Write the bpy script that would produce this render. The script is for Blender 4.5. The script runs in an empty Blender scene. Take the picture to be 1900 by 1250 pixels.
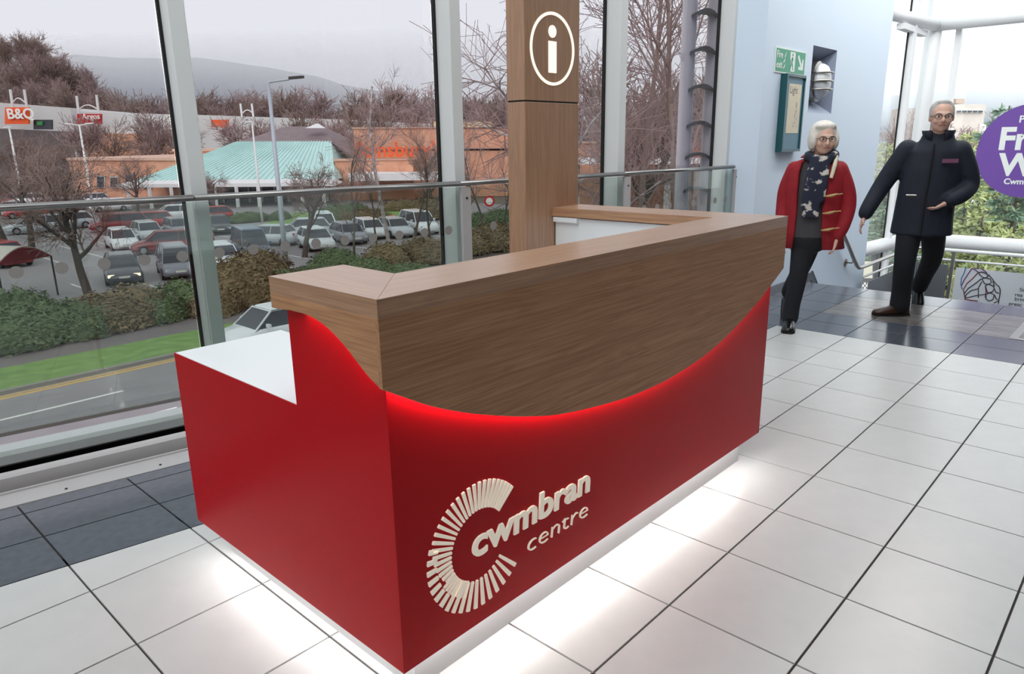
import bpy, bmesh, math, random
from mathutils import Vector, Matrix
import numpy as np

# ------------------------------------------------------------------ camera, world, lights, exposure
SC = bpy.context.scene
COL = SC.collection
CAM = Vector((-0.905, -1.225, 1.413))
FPX, YAW, PITCH, ROLL = 1328.53, 0.749363, 0.2648, -0.015339
FW = Vector((math.cos(YAW)*math.cos(PITCH), math.sin(YAW)*math.cos(PITCH), -math.sin(PITCH)))
R0 = Vector((math.sin(YAW), -math.cos(YAW), 0)); U0 = R0.cross(FW)
RT = R0*math.cos(ROLL) + U0*math.sin(ROLL); UP = -R0*math.sin(ROLL) + U0*math.cos(ROLL)
cd = bpy.data.cameras.new('camera'); cam = bpy.data.objects.new('camera', cd); COL.objects.link(cam)
cam.matrix_world = Matrix(((RT.x, UP.x, -FW.x, CAM.x), (RT.y, UP.y, -FW.y, CAM.y), (RT.z, UP.z, -FW.z, CAM.z), (0, 0, 0, 1)))
cd.sensor_width = 36.0; cd.lens = FPX/1900*36.0; cd.clip_start = 0.05; cd.clip_end = 4000
SC.camera = cam

WORLD = bpy.data.worlds.new('overcast_sky'); SC.world = WORLD; WORLD.use_nodes = True
wn = WORLD.node_tree.nodes; wn.clear()
_bg = wn.new('ShaderNodeBackground'); _wo = wn.new('ShaderNodeOutputWorld')
_bg.inputs[0].default_value = (0.96, 0.97, 1.0, 1); _bg.inputs[1].default_value = 2.05
WORLD.node_tree.links.new(_bg.outputs[0], _wo.inputs[0])

_sd = bpy.data.lights.new('added_soft_sun', 'SUN'); _sd.energy = 2.7; _sd.angle = math.radians(60); _sd.color = (1.0, 0.985, 0.96)
_so = bpy.data.objects.new('added_soft_sun', _sd); COL.objects.link(_so); _so.location = (-30, -20, 40)      # broad sun lamp added to brighten the left faces, blue wall and exterior
_so.rotation_euler = Vector((0.68, 0.42, -0.60)).to_track_quat('-Z', 'Y').to_euler()

SC.view_settings.view_transform = 'Standard'; SC.view_settings.look = 'None'
SC.view_settings.exposure = 0.0; SC.view_settings.gamma = 1.0; SC.view_settings.use_curve_mapping = False
SC.cycles.max_bounces = 8; SC.cycles.diffuse_bounces = 4; SC.cycles.glossy_bounces = 4
SC.cycles.transparent_max_bounces = 24; SC.cycles.volume_bounces = 5
SC.cycles.sample_clamp_indirect = 6.0; SC.cycles.caustics_reflective = False; SC.cycles.caustics_refractive = False

ZG = -5.5            # street level outside, one storey and a half below the concourse floor

def ray(px, py): return FW + RT*((px-950)/FPX) - UP*((py-625)/FPX)
def at(px, py, d): return CAM + ray(px, py)*d                      # a point seen at depth d
def gnd(px, py, z=ZG):                                             # a point standing on level z
    v = ray(px, py); return CAM + v*((z-CAM.z)/v.z)
FH = Vector((math.cos(YAW), math.sin(YAW), 0)); RH = Vector((math.sin(YAW), -math.cos(YAW), 0))
def vp(px, py, d):                                                 # a point on the upright plane d metres ahead
    v = ray(px, py); return CAM + v*(d/v.dot(FH))

# ------------------------------------------------------------------ helpers
def lin(c):
    if isinstance(c, str):
        c = c.lstrip('#'); c = [int(c[i:i+2], 16)/255 for i in (0, 2, 4)]
    else: c = [x/255 for x in c]
    return tuple((x/12.92 if x <= 0.04045 else ((x+0.055)/1.055)**2.4) for x in c) + (1.0,)

MATS = {}
def mat(name, col, rough=0.6, metal=0.0, spec=0.5, var=0.0, vscale=8.0, bump=0.0, bscale=60.0, emit=0.0, col2=None, stretch=None, coat=0.0, objvar=0.0, trans=0.0):
    if name in MATS: return MATS[name]
    m = bpy.data.materials.new(name); m.use_nodes = True; nt = m.node_tree; N = nt.nodes; L = nt.links
    b = N['Principled BSDF']
    b.inputs['Base Color'].default_value = lin(col); b.inputs['Roughness'].default_value = rough
    b.inputs['Metallic'].default_value = metal; b.inputs['Specular IOR Level'].default_value = spec
    b.inputs['Coat Weight'].default_value = coat
    if emit: b.inputs['Emission Color'].default_value = lin(col); b.inputs['Emission Strength'].default_value = emit
    tc = mp = None
    if var or col2 or bump or objvar:
        tc = N.new('ShaderNodeTexCoord'); mp = N.new('ShaderNodeMapping'); L.new(tc.outputs['Object'], mp.inputs[0])
        if stretch: mp.inputs['Scale'].default_value = stretch
    if var or col2:
        n = N.new('ShaderNodeTexNoise'); n.inputs['Scale'].default_value = vscale; n.inputs['Detail'].default_value = 6
        L.new(mp.outputs[0], n.inputs['Vector'])
        r = N.new('ShaderNodeValToRGB'); L.new(n.outputs[0], r.inputs[0])
        r.color_ramp.elements[0].position = 0.32; r.color_ramp.elements[1].position = 0.68
        a = lin(col); c2 = lin(col2) if col2 else tuple(x*(1-var) for x in a[:3])+(1,)
        r.color_ramp.elements[0].color = c2; r.color_ramp.elements[1].color = a
        last = r.outputs[0]
        L.new(last, b.inputs['Base Color'])
    else: last = None
    if objvar:
        oi = N.new('ShaderNodeObjectInfo'); hs = N.new('ShaderNodeHueSaturation')
        mr = N.new('ShaderNodeMapRange'); mr.inputs[3].default_value = 1-objvar; mr.inputs[4].default_value = 1+objvar
        L.new(oi.outputs['Random'], mr.inputs[0]); L.new(mr.outputs[0], hs.inputs['Value'])
        if last: L.new(last, hs.inputs['Color'])
        else: hs.inputs['Color'].default_value = lin(col)
        L.new(hs.outputs[0], b.inputs['Base Color'])
    if bump:
        n2 = N.new('ShaderNodeTexNoise'); n2.inputs['Scale'].default_value = bscale; n2.inputs['Detail'].default_value = 4
        L.new(mp.outputs[0], n2.inputs['Vector']); bp = N.new('ShaderNodeBump'); bp.inputs['Strength'].default_value = bump
        bp.inputs['Distance'].default_value = 0.01
        L.new(n2.outputs[0], bp.inputs['Height']); L.new(bp.outputs[0], b.inputs['Normal'])
    MATS[name] = m
    return m

def glass_mat(name, tint, gloss=1.0, rough=0.0):
    if name in MATS: return MATS[name]
    m = bpy.data.materials.new(name); m.use_nodes = True; nt = m.node_tree; N = nt.nodes; L = nt.links; N.clear()
    o = N.new('ShaderNodeOutputMaterial'); mx = N.new('ShaderNodeMixShader'); t = N.new('ShaderNodeBsdfTransparent')
    g = N.new('ShaderNodeBsdfGlossy'); fr = N.new('ShaderNodeLayerWeight'); pw = N.new('ShaderNodeMath'); pw.operation = 'POWER'; pw.inputs[1].default_value = 5.0; mu = N.new('ShaderNodeMath'); mu.operation = 'MULTIPLY_ADD'
    t.inputs[0].default_value = lin(tint); g.inputs['Roughness'].default_value = rough; L.new(fr.outputs['Facing'], pw.inputs[0])
    mu.inputs[1].default_value = 0.96*gloss; mu.inputs[2].default_value = 0.04*gloss; L.new(pw.outputs[0], mu.inputs[0]); L.new(mu.outputs[0], mx.inputs[0])
    L.new(t.outputs[0], mx.inputs[1]); L.new(g.outputs[0], mx.inputs[2]); L.new(mx.outputs[0], o.inputs[0])
    MATS[name] = m
    return m

def wood_mat(name, light, dark, axis, rough=0.45, coat=0.8):
    # oak veneer: long soft grain along one object axis, with cathedral figure
    m = bpy.data.materials.new(name); m.use_nodes = True; nt = m.node_tree; N = nt.nodes; L = nt.links
    b = N['Principled BSDF']; b.inputs['Roughness'].default_value = rough; b.inputs['Specular IOR Level'].default_value = 0.55 if coat else 0.25; b.inputs['Coat Weight'].default_value = coat; b.inputs['Coat Roughness'].default_value = 0.28
    tc = N.new('ShaderNodeTexCoord'); mp = N.new('ShaderNodeMapping'); L.new(tc.outputs['Object'], mp.inputs[0])
    s = [26.0, 26.0, 26.0]; s[axis] = 1.7; mp.inputs['Scale'].default_value = s
    n1 = N.new('ShaderNodeTexNoise'); n1.inputs['Scale'].default_value = 1.3; n1.inputs['Detail'].default_value = 3; n1.inputs['Distortion'].default_value = 0.9
    L.new(mp.outputs[0], n1.inputs['Vector'])
    w = N.new('ShaderNodeMath'); w.operation = 'MULTIPLY'; w.inputs[1].default_value = 22.0; L.new(n1.outputs[0], w.inputs[0])
    si = N.new('ShaderNodeMath'); si.operation = 'SINE'; L.new(w.outputs[0], si.inputs[0])
    mp2 = N.new('ShaderNodeMapping'); L.new(tc.outputs['Object'], mp2.inputs[0]); s2 = [190.0]*3; s2[axis] = 4.0; mp2.inputs['Scale'].default_value = s2
    n2 = N.new('ShaderNodeTexNoise'); n2.inputs['Scale'].default_value = 1.0; n2.inputs['Detail'].default_value = 3; L.new(mp2.outputs[0], n2.inputs['Vector'])
    ad = N.new('ShaderNodeMath'); ad.operation = 'MULTIPLY_ADD'; ad.inputs[1].default_value = 0.085; L.new(si.outputs[0], ad.inputs[0]); L.new(n2.outputs[0], ad.inputs[2])
    r = N.new('ShaderNodeValToRGB'); r.color_ramp.elements[0].position = 0.28; r.color_ramp.elements[1].position = 0.72
    r.color_ramp.elements[0].color = lin(dark); r.color_ramp.elements[1].color = lin(light)
    L.new(ad.outputs[0], r.inputs[0]); L.new(r.outputs[0], b.inputs['Base Color'])
    bp = N.new('ShaderNodeBump'); bp.inputs['Strength'].default_value = 0.05; bp.inputs['Distance'].default_value = 0.004
    L.new(n2.outputs[0], bp.inputs['Height']); L.new(bp.outputs[0], b.inputs['Normal'])
    return m

def emit_mat(name, col, s):
    if name in MATS: return MATS[name]
    m = bpy.data.materials.new(name); m.use_nodes = True; nt = m.node_tree; nt.nodes.clear()
    o = nt.nodes.new('ShaderNodeOutputMaterial'); e = nt.nodes.new('ShaderNodeEmission')
    e.inputs[0].default_value = lin(col); e.inputs[1].default_value = s; nt.links.new(e.outputs[0], o.inputs[0])
    MATS[name] = m
    return m

class MB:
    def __init__(s): s.v = []; s.f = []
    def add(s, vs, fs):
        o = len(s.v); s.v += [tuple(p) for p in vs]; s.f += [tuple(i+o for i in f) for f in fs]; return s
    def box(s, a, b):
        x0, y0, z0 = (min(a[i], b[i]) for i in range(3)); x1, y1, z1 = (max(a[i], b[i]) for i in range(3))
        return s.add([(x0,y0,z0),(x1,y0,z0),(x1,y1,z0),(x0,y1,z0),(x0,y0,z1),(x1,y0,z1),(x1,y1,z1),(x0,y1,z1)],
                     [(3,2,1,0),(4,5,6,7),(0,1,5,4),(1,2,6,5),(2,3,7,6),(3,0,4,7)])
    def hexa(s, bot, top):
        n = len(bot); fs = [tuple(reversed(range(n))), tuple(range(n, 2*n))] + [(i, (i+1) % n, n+(i+1) % n, n+i) for i in range(n)]
        return s.add(list(bot)+list(top), fs)
    def prism(s, poly, vec):                       # any planar polygon pushed along vec
        vec = Vector(vec); p = [Vector(q) for q in poly]
        return s.hexa(p, [q+vec for q in p])
    def tube(s, path, rad, n=6, cap=True):
        path = [Vector(p) for p in path]
        if not hasattr(rad, '__len__'): rad = [rad]*len(path)
        o = len(s.v); up = None
        for i, p in enumerate(path):
            t = (path[min(i+1, len(path)-1)]-path[max(i-1, 0)])
            t = t.normalized() if t.length > 1e-9 else Vector((0, 0, 1))
            if up is None: up = t.orthogonal().normalized()
            up = (up - t*up.dot(t)); up = up.normalized() if up.length > 1e-6 else t.orthogonal().normalized()
            sd = t.cross(up)
            for k in range(n):
                a = 2*math.pi*k/n; s.v.append(tuple(p + (up*math.cos(a)+sd*math.sin(a))*rad[i]))
        for i in range(len(path)-1):
            for k in range(n): s.f.append((o+i*n+k, o+i*n+(k+1) % n, o+(i+1)*n+(k+1) % n, o+(i+1)*n+k))
        if cap and n > 2:
            s.f.append(tuple(o+k for k in reversed(range(n)))); e = o+(len(path)-1)*n; s.f.append(tuple(e+k for k in range(n)))
        return s
    def rings(s, rs, cap=True):                    # loft through rings of equal length
        o = len(s.v); n = len(rs[0])
        for r in rs: s.v += [tuple(p) for p in r]
        for i in range(len(rs)-1):
            for k in range(n): s.f.append((o+i*n+k, o+i*n+(k+1) % n, o+(i+1)*n+(k+1) % n, o+(i+1)*n+k))
        if cap:
            s.f.append(tuple(o+k for k in reversed(range(n)))); e = o+(len(rs)-1)*n; s.f.append(tuple(e+k for k in range(n)))
        return s
    def ell(s, c, r, nu=12, nv=8, rot=None):
        c = Vector(c); vs = []; fs = []
        for j in range(nv+1):
            ph = math.pi*j/nv - math.pi/2
            for i in range(nu):
                a = 2*math.pi*i/nu; q = Vector((r[0]*math.cos(ph)*math.cos(a), r[1]*math.cos(ph)*math.sin(a), r[2]*math.sin(ph)))
                if rot: q = rot @ q
                vs.append(c+q)
        for j in range(nv):
            for i in range(nu): fs.append((j*nu+i, j*nu+(i+1) % nu, (j+1)*nu+(i+1) % nu, (j+1)*nu+i))
        return s.add(vs, fs)
    def mesh(s, name, m=None, smooth=False):
        me = bpy.data.meshes.new(name); me.from_pydata(s.v, [], s.f); me.update()
        if m: me.materials.append(m)
        if smooth: me.polygons.foreach_set('use_smooth', [True]*len(me.polygons))
        return me
    def build(s, name, m, parent=None, local=False, smooth=False, bevel=0.0):
        if parent and not local:
            o = Vector(); q = parent
            while q: o += q.location; q = q.parent
            s.v = [tuple(Vector(p)-o) for p in s.v]
        ob = bpy.data.objects.new(name, s.mesh(name, m, smooth)); COL.objects.link(ob); ob.parent = parent
        if bevel:
            bm = bmesh.new(); bm.from_mesh(ob.data); bmesh.ops.remove_doubles(bm, verts=bm.verts, dist=1e-6)
            bmesh.ops.bevel(bm, geom=[e for e in bm.edges if e.is_manifold and e.calc_face_angle(0) > 0.5], offset=bevel, segments=2, affect='EDGES', profile=0.5)
            bm.to_mesh(ob.data); bm.free()
        return ob

def thing(name, label, cat, loc=(0, 0, 0), rz=0.0, group=None):
    o = bpy.data.objects.new(name, None); COL.objects.link(o); o.empty_display_size = 0.2
    o.location = loc; o.rotation_euler = (0, 0, rz); o['label'] = label; o['category'] = cat
    if group: o['group'] = group
    return o
def tag(o, label, cat, group=None):
    o['label'] = label; o['category'] = cat
    if group: o['group'] = group
    return o
def struct(o, label=None, cat=None):
    o['kind'] = 'structure'
    if label: o['label'] = label
    if cat: o['category'] = cat
    return o
def sempty(name, loc=(0, 0, 0), label=None, cat=None):
    o = bpy.data.objects.new(name, None); COL.objects.link(o); o.location = loc; return struct(o, label, cat)
def ob(name, me, parent=None, loc=(0, 0, 0), rot=None, m=None):
    o = bpy.data.objects.new(name, me); COL.objects.link(o); o.parent = parent; o.location = loc
    if rot is not None: o.rotation_euler = rot
    if m is not None and len(o.material_slots):
        o.material_slots[0].link = 'OBJECT'; o.material_slots[0].material = m
    return o
def copy_tree(src, parent=None):
    c = src.copy(); COL.objects.link(c); c.parent = parent
    for ch in src.children: copy_tree(ch, c)
    return c

def text_mesh(txt, size, thick, offset=0.0, shear=0.0, align='LEFT', spacing=1.0):
    cu = bpy.data.curves.new('lettering', 'FONT'); cu.body = txt; cu.size = size; cu.extrude = thick/2
    cu.offset = offset; cu.shear = shear; cu.align_x = align; cu.space_character = spacing; cu.resolution_u = 5
    o = bpy.data.objects.new('lettering', cu); COL.objects.link(o)
    dg = bpy.context.evaluated_depsgraph_get(); me = bpy.data.meshes.new_from_object(o.evaluated_get(dg))
    bpy.data.objects.remove(o); bpy.data.curves.remove(cu)
    return me
def place_text(name, me, m, parent, origin, right, up, local_parent=None):
    # bakes the lettering onto the plane origin + right*x + up*y
    right = Vector(right).normalized(); up = Vector(up).normalized(); nz = right.cross(up); off = Vector()
    q = parent
    while q: off += q.location; q = q.parent
    for v in me.vertices:
        v.co = Vector(origin) + right*v.co.x + up*v.co.y + nz*v.co.z - off
    me.materials.clear(); me.materials.append(m)
    o = bpy.data.objects.new(name, me); COL.objects.link(o); o.parent = parent
    return o

def clip(poly, a, b, c):                              # keep a*x + b*y <= c
    out = []
    for i in range(len(poly)):
        p, q = poly[i], poly[(i+1) % len(poly)]; dp, dq = a*p[0]+b*p[1]-c, a*q[0]+b*q[1]-c
        if dp <= 0: out.append(p)
        if (dp < 0 < dq) or (dq < 0 < dp):
            t = dp/(dp-dq); out.append((p[0]+(q[0]-p[0])*t, p[1]+(q[1]-p[1])*t))
    return out
def area(p): return 0.5*sum(p[i][0]*p[(i+1) % len(p)][1]-p[(i+1) % len(p)][0]*p[i][1] for i in range(len(p)))
def spline(pts, n):                                   # Catmull-Rom through 2-D or 3-D points
    P = [Vector(p) for p in pts]; P = [P[0]*2-P[1]] + P + [P[-1]*2-P[-2]]; out = []
    for i in range(1, len(P)-2):
        for k in range(n):
            t = k/n; a, b, c, d = P[i-1:i+3]
            out.append(0.5*((2*b)+(c-a)*t+(2*a-5*b+4*c-d)*t*t+(3*b-a-3*c+d)*t**3))
    out.append(P[-2]); return out
# ------------------------------------------------------------------ materials of the concourse
M_tile = mat('pale_stone_tile', (210, 209, 207), 0.30, spec=0.5, var=0.05, vscale=9, bump=0.03, bscale=40, objvar=0.03)
_nt = M_tile.node_tree                                   # sparse bluish veins and flecks in the stone
_n = _nt.nodes.new('ShaderNodeTexNoise'); _n.inputs['Scale'].default_value = 34; _n.inputs['Detail'].default_value = 8; _n.inputs['Roughness'].default_value = 0.72
_g = _nt.nodes.new('ShaderNodeNewGeometry'); _nt.links.new(_g.outputs['Position'], _n.inputs['Vector'])
_r = _nt.nodes.new('ShaderNodeValToRGB'); _r.color_ramp.elements[0].position = 0.66; _r.color_ramp.elements[1].position = 0.76
_nt.links.new(_n.outputs[0], _r.inputs[0]); _mx = _nt.nodes.new('ShaderNodeMixRGB'); _mx.inputs[2].default_value = lin((138, 138, 140))
_b = _nt.nodes['Principled BSDF']; _src = _b.inputs['Base Color'].links[0].from_socket
_mu = _nt.nodes.new('ShaderNodeMath'); _mu.operation = 'MULTIPLY'; _mu.inputs[1].default_value = 0.6; _nt.links.new(_r.outputs[0], _mu.inputs[0])
_nt.links.new(_mu.outputs[0], _mx.inputs[0]); _nt.links.new(_src, _mx.inputs[1]); _nt.links.new(_mx.outputs[0], _b.inputs['Base Color'])
M_dark = mat('slate_grey_tile', (82, 86, 97), 0.17, var=0.22, vscale=26, bump=0.03, bscale=60, objvar=0.05)
M_worn = mat('worn_entrance_tile', (128, 124, 122), 0.20, col2=(96, 88, 82), vscale=3.2, stretch=(3, 1, 1), bump=0.04, bscale=50)
M_grout = mat('dark_grout', (70, 64, 62), 0.85)
M_red = mat('red_laminate', (186, 5, 20), 0.36, spec=0.13)
M_white = mat('white_laminate', (236, 238, 240), 0.35)
M_plinth = mat('white_plinth', (232, 232, 232), 0.4)
M_woodX = wood_mat('oak_veneer_lengthwise', (190, 145, 111), (160, 118, 88), 0)
M_woodY = wood_mat('oak_veneer_crosswise', (190, 145, 111), (160, 118, 88), 1)
M_fasX = wood_mat('oak_fascia_lengthwise', (190, 143, 107), (160, 116, 84), 0, .5, 0.0); M_fasY = wood_mat('oak_fascia_crosswise', (196, 148, 110), (166, 121, 88), 1, .5, 0.0)
M_woodZ = wood_mat('oak_veneer_upright', (178, 135, 103), (154, 114, 86), 2)
M_alu = mat('silver_powder_coat', (222, 224, 224), 0.42, metal=0.0, spec=0.5)
M_alu2 = mat('brushed_rail_metal', (150, 148, 146), 0.28, metal=0.85)
M_gasket = mat('black_gasket', (14, 13, 15), 0.7)
M_sill = mat('pale_grey_sill_metal', (190, 186, 186), 0.4, spec=0.5, var=0.06, vscale=5)
M_dgrey = mat('dark_channel', (52, 46, 46), 0.6)
M_blue = mat('pale_blue_wall_paint', (216, 230, 246), 0.62, bump=0.02, bscale=90)
M_wpaint = mat('white_steel_paint', (238, 239, 240), 0.35)
M_steel = mat('satin_steel', (176, 172, 166), 0.3, metal=0.9)
M_glass = glass_mat('window_glass', (212, 212, 214))
M_bglass = glass_mat('balustrade_glass', (237, 243, 240), 1.0)
M_clear = glass_mat('clear_glass', (246, 249, 249), 0.8)
M_dot = mat('frosted_grey_dot', (150, 146, 142), 0.7)
M_ledw = emit_mat('white_led', (255, 252, 250), 26.0)
M_ledr = emit_mat('warm_led', (255, 240, 225), 34.0)
M_sign = emit_mat('lit_sign_face', (255, 246, 226), 1.25)
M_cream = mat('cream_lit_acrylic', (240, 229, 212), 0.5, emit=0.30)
M_ceil = mat('white_ceiling', (205, 206, 208), 0.8)
M_mall = mat('mall_wall', (66, 62, 62), 0.7); M_mall2 = mat('pale_hall_wall', (214, 212, 210), 0.7)

# ------------------------------------------------------------------ window wall: a gently curving row of bays
GP = [(-5.150, 3.449), (-3.708, 3.182), (-2.266, 2.915), (-0.824, 2.648), (0.618, 2.381), (2.060, 2.115), (3.518, 1.965), (4.975, 1.858)]
def offs(i, d):                                         # point of the bay line moved d metres into the room
    def nrm(a, b):
        v = Vector((b[0]-a[0], b[1]-a[1])).normalized(); return Vector((v.y, -v.x))
    if i == 0: n = nrm(GP[0], GP[1]); k = 1
    elif i == len(GP)-1: n = nrm(GP[-2], GP[-1]); k = 1
    else:
        a, b = nrm(GP[i-1], GP[i]), nrm(GP[i], GP[i+1]); n = (a+b).normalized(); k = 1/n.dot(a)
    return Vector(GP[i]) + n*d*k
def sweep(prof):                                        # a closed profile [(distance from glass, z)] run along the bays
    mb = MB(); rs = []
    for i in range(len(GP)):
        rs.append([(*offs(i, d), z) for d, z in prof])
    return mb.rings(rs)
EDGE = 0.45                                             # floor edge lies this far in from the glass

# floor ----------------------------------------------------------------------------------
XB, XN = 4.49, 6.39
floor = struct(MB().box((-5.2, -8.0, -0.30), (XN-0.01, 1.52, -0.007)).add([(-5.2, 1.52, -0.30), (5.05, 1.40, -0.30), (-5.2, 2.95, -0.30), (-5.2, 1.52, -0.007), (5.05, 1.40, -0.007), (-5.2, 2.95, -0.007)],
      [(0, 2, 1), (3, 4, 5), (0, 1, 4, 3), (1, 2, 5, 4), (2, 0, 3, 5)]).build('floor', M_grout), 'tiled concourse floor around the reception desk', 'floor')
YL = [-0.246-0.4*k for k in range(18, 0, -1)] + [-0.246, 0.154, 0.43, 0.83, 1.222, 1.62]
XL = [0.0556+0.4*k for k in range(-13, 11)] + [XB]
G2 = 0.0032
TILE_CACHE = {}
def lay_tile(poly, m, name, field=None):
    poly = [p for i, p in enumerate(poly) if (Vector(p)-Vector(poly[i-1])).length > 1e-4]
    if len(poly) < 3 or abs(area(poly)) < 2e-4: return
    cx = sum(p[0] for p in poly)/len(poly); cy = sum(p[1] for p in poly)/len(poly)
    key = (m.name,) + tuple((round(p[0]-cx, 4), round(p[1]-cy, 4)) for p in poly)
    if field is not None:
        field.hexa([(p[0], p[1], -0.008) for p in poly], [(p[0], p[1], 0) for p in poly]); return
    if key not in TILE_CACHE:
        lo = [(p[0]-cx, p[1]-cy, -0.008) for p in poly]; hi = [((p[0]-cx), (p[1]-cy), -0.0008) for p in poly]
        tp = [((p[0]-cx)*0.996, (p[1]-cy)*0.996, 0) for p in poly]
        mb = MB(); mb.rings([lo, hi, tp]); TILE_CACHE[key] = mb.mesh(name, m)
    o = ob(name, TILE_CACHE[key], floor, (cx, cy, 0)); return o
def inset(x0, y0, x1, y1): return [(x0+G2, y0+G2), (x1-G2, y0+G2), (x1-G2, y1-G2), (x0+G2, y1-G2)]
# pale field, cut along the slate border that follows the windows
def border(x, k):                                       # k = 0 pale/dark line ... 3 floor edge, measured rows
    l = [1.387, 1.678, 1.938, 2.036][k] - 0.172*x
    r0 = [1.043, 1.334, 1.594, 1.692][k]
    r1 = [0.958, 1.21, 1.45, 1.47][k]
    return l if x <= 2.0 else r0 + (r1-r0)*(x-2.0)/(XB-2.0)
field = MB()
for i in range(len(XL)-1):
    for j in range(len(YL)-1):
        x0, x1, y0, y1 = XL[i], XL[i+1], YL[j], YL[j+1]
        near = x0 > -1.7 and y0 > -2.3
        for xa, xb in ([(x0, x1)] if not (x0 < 2.0 < x1 and y1 > 0.9) else [(x0, 2.0), (2.0, x1)]):
            s = (border(xb, 0)-border(xa+1e-6, 0))/(xb-xa); c = border(xa+1e-6, 0)-s*xa-G2
            p = clip(inset(xa, y0, xb, y1), -s, 1, c)
            lay_tile(p, M_tile, 'floor_tile', None if near else field)
_f = field.build('floor_tile_field', M_tile, floor); _f['kind'] = 'stuff'
# slate border rows along the windows
for i in range(len(XL)-1):
    x0, x1 = XL[i], XL[i+1]
    if x0 < -4.8: continue
    for k in range(3):
        xs = [x0+G2, x1-G2] if not (x0 < 2.0 < x1) else [x0+G2, 2.0, x1-G2]
        p = [(x, border(x, k)+G2) for x in xs] + [(x, border(x, k+1)-G2) for x in reversed(xs)]
        lay_tile(p, M_dark, 'slate_tile')
# slate and worn rows in front of the stairs
YR = [-0.246-0.4*k for k in range(12, 0, -1)] + [-0.246, 0.154, 0.45, 0.86, 1.21, 1.465]
for xa, xb, m, nm in ((XB, 4.825, M_dark, 'slate_tile'), (4.825, 5.155, M_dark, 'slate_tile'), (5.155, 5.565, M_worn, 'worn_tile'), (5.565, 5.98, M_worn, 'worn_tile'), (5.98, XN, M_dark, 'slate_tile')):
    for j in range(len(YR)-1):
        mm, nn = (m, nm) if j < len(YR)-3 else (M_dark, 'slate_tile')
        if m is M_worn and YR[j+1] < -0.45 and YR[j+1] > -2.7: continue          # the mat well lies here
        lay_tile(inset(xa, YR[j], xb, YR[j+1]), mm, nn)
# entrance mat sunk in its metal frame
mat_t = thing('entrance_mat', 'dark ribbed entrance mat in a bright metal frame at the head of the stairs', 'mat', (5.2, -1.0, 0))
mb = MB(); x0, x1, y0, y1 = 5.16, 5.975, -2.64, -0.465
for a, b in (((x0, y0, -.01), (x0+.05, y1, .003)), ((x1-.05, y0, -.01), (x1, y1, .003)), ((x0+.05, y0, -.01), (x1-.05, y0+.05, .003)), ((x0+.05, y1-.05, -.01), (x1-.05, y1, .003))): mb.box(a, b)
mb.build('frame', M_alu2, mat_t)
for k in range(17):
    xx = x0+.055+k*.0415; MB().box((xx, y0+.055, -.012), (xx+.034, y1-.055, -.003)).build('rib', M_gasket, mat_t)

# sill build-up along the windows
trim = sempty('trim_1', (0, 0, 0), 'layered metal sill running along the foot of the windows', 'sill')
sweep([(EDGE, -0.02), (EDGE, 0.002), (EDGE-.13, 0.006), (EDGE-.13, -0.02)]).build('floor_strip', M_sill, trim)
sweep([(EDGE-.128, -0.02), (EDGE-.128, 0.014), (EDGE-.142, 0.014), (EDGE-.142, -0.02)]).build('lip', M_sill, trim)
sweep([(EDGE-.142, -0.03), (EDGE-.142, -0.012), (EDGE-.19, -0.012), (EDGE-.19, -0.03)]).build('groove', M_dgrey, trim)
sweep([(EDGE-.185, -0.03), (EDGE-.187, 0.055), (EDGE-.20, 0.066), (EDGE-.235, 0.066), (EDGE-.235, -0.03)]).build('channel', M_sill, trim)
sweep([(EDGE-.235, -0.30), (EDGE-.235, -0.10), (0.02, -0.10), (0.02, -0.30)]).build('shadow_gap', M_gasket, trim)  # black block standing in for the darkness down in the gap
for k in range(9):                                       # small screws on the strip
    t = -0.9+0.37*k; q = Vector((t, 2.036-0.172*t-0.02+0.06)); MB().tube([(q.x, q.y, .001), (q.x, q.y, .0065)], .006, 8).build('screw', M_dgrey, trim)

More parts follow.
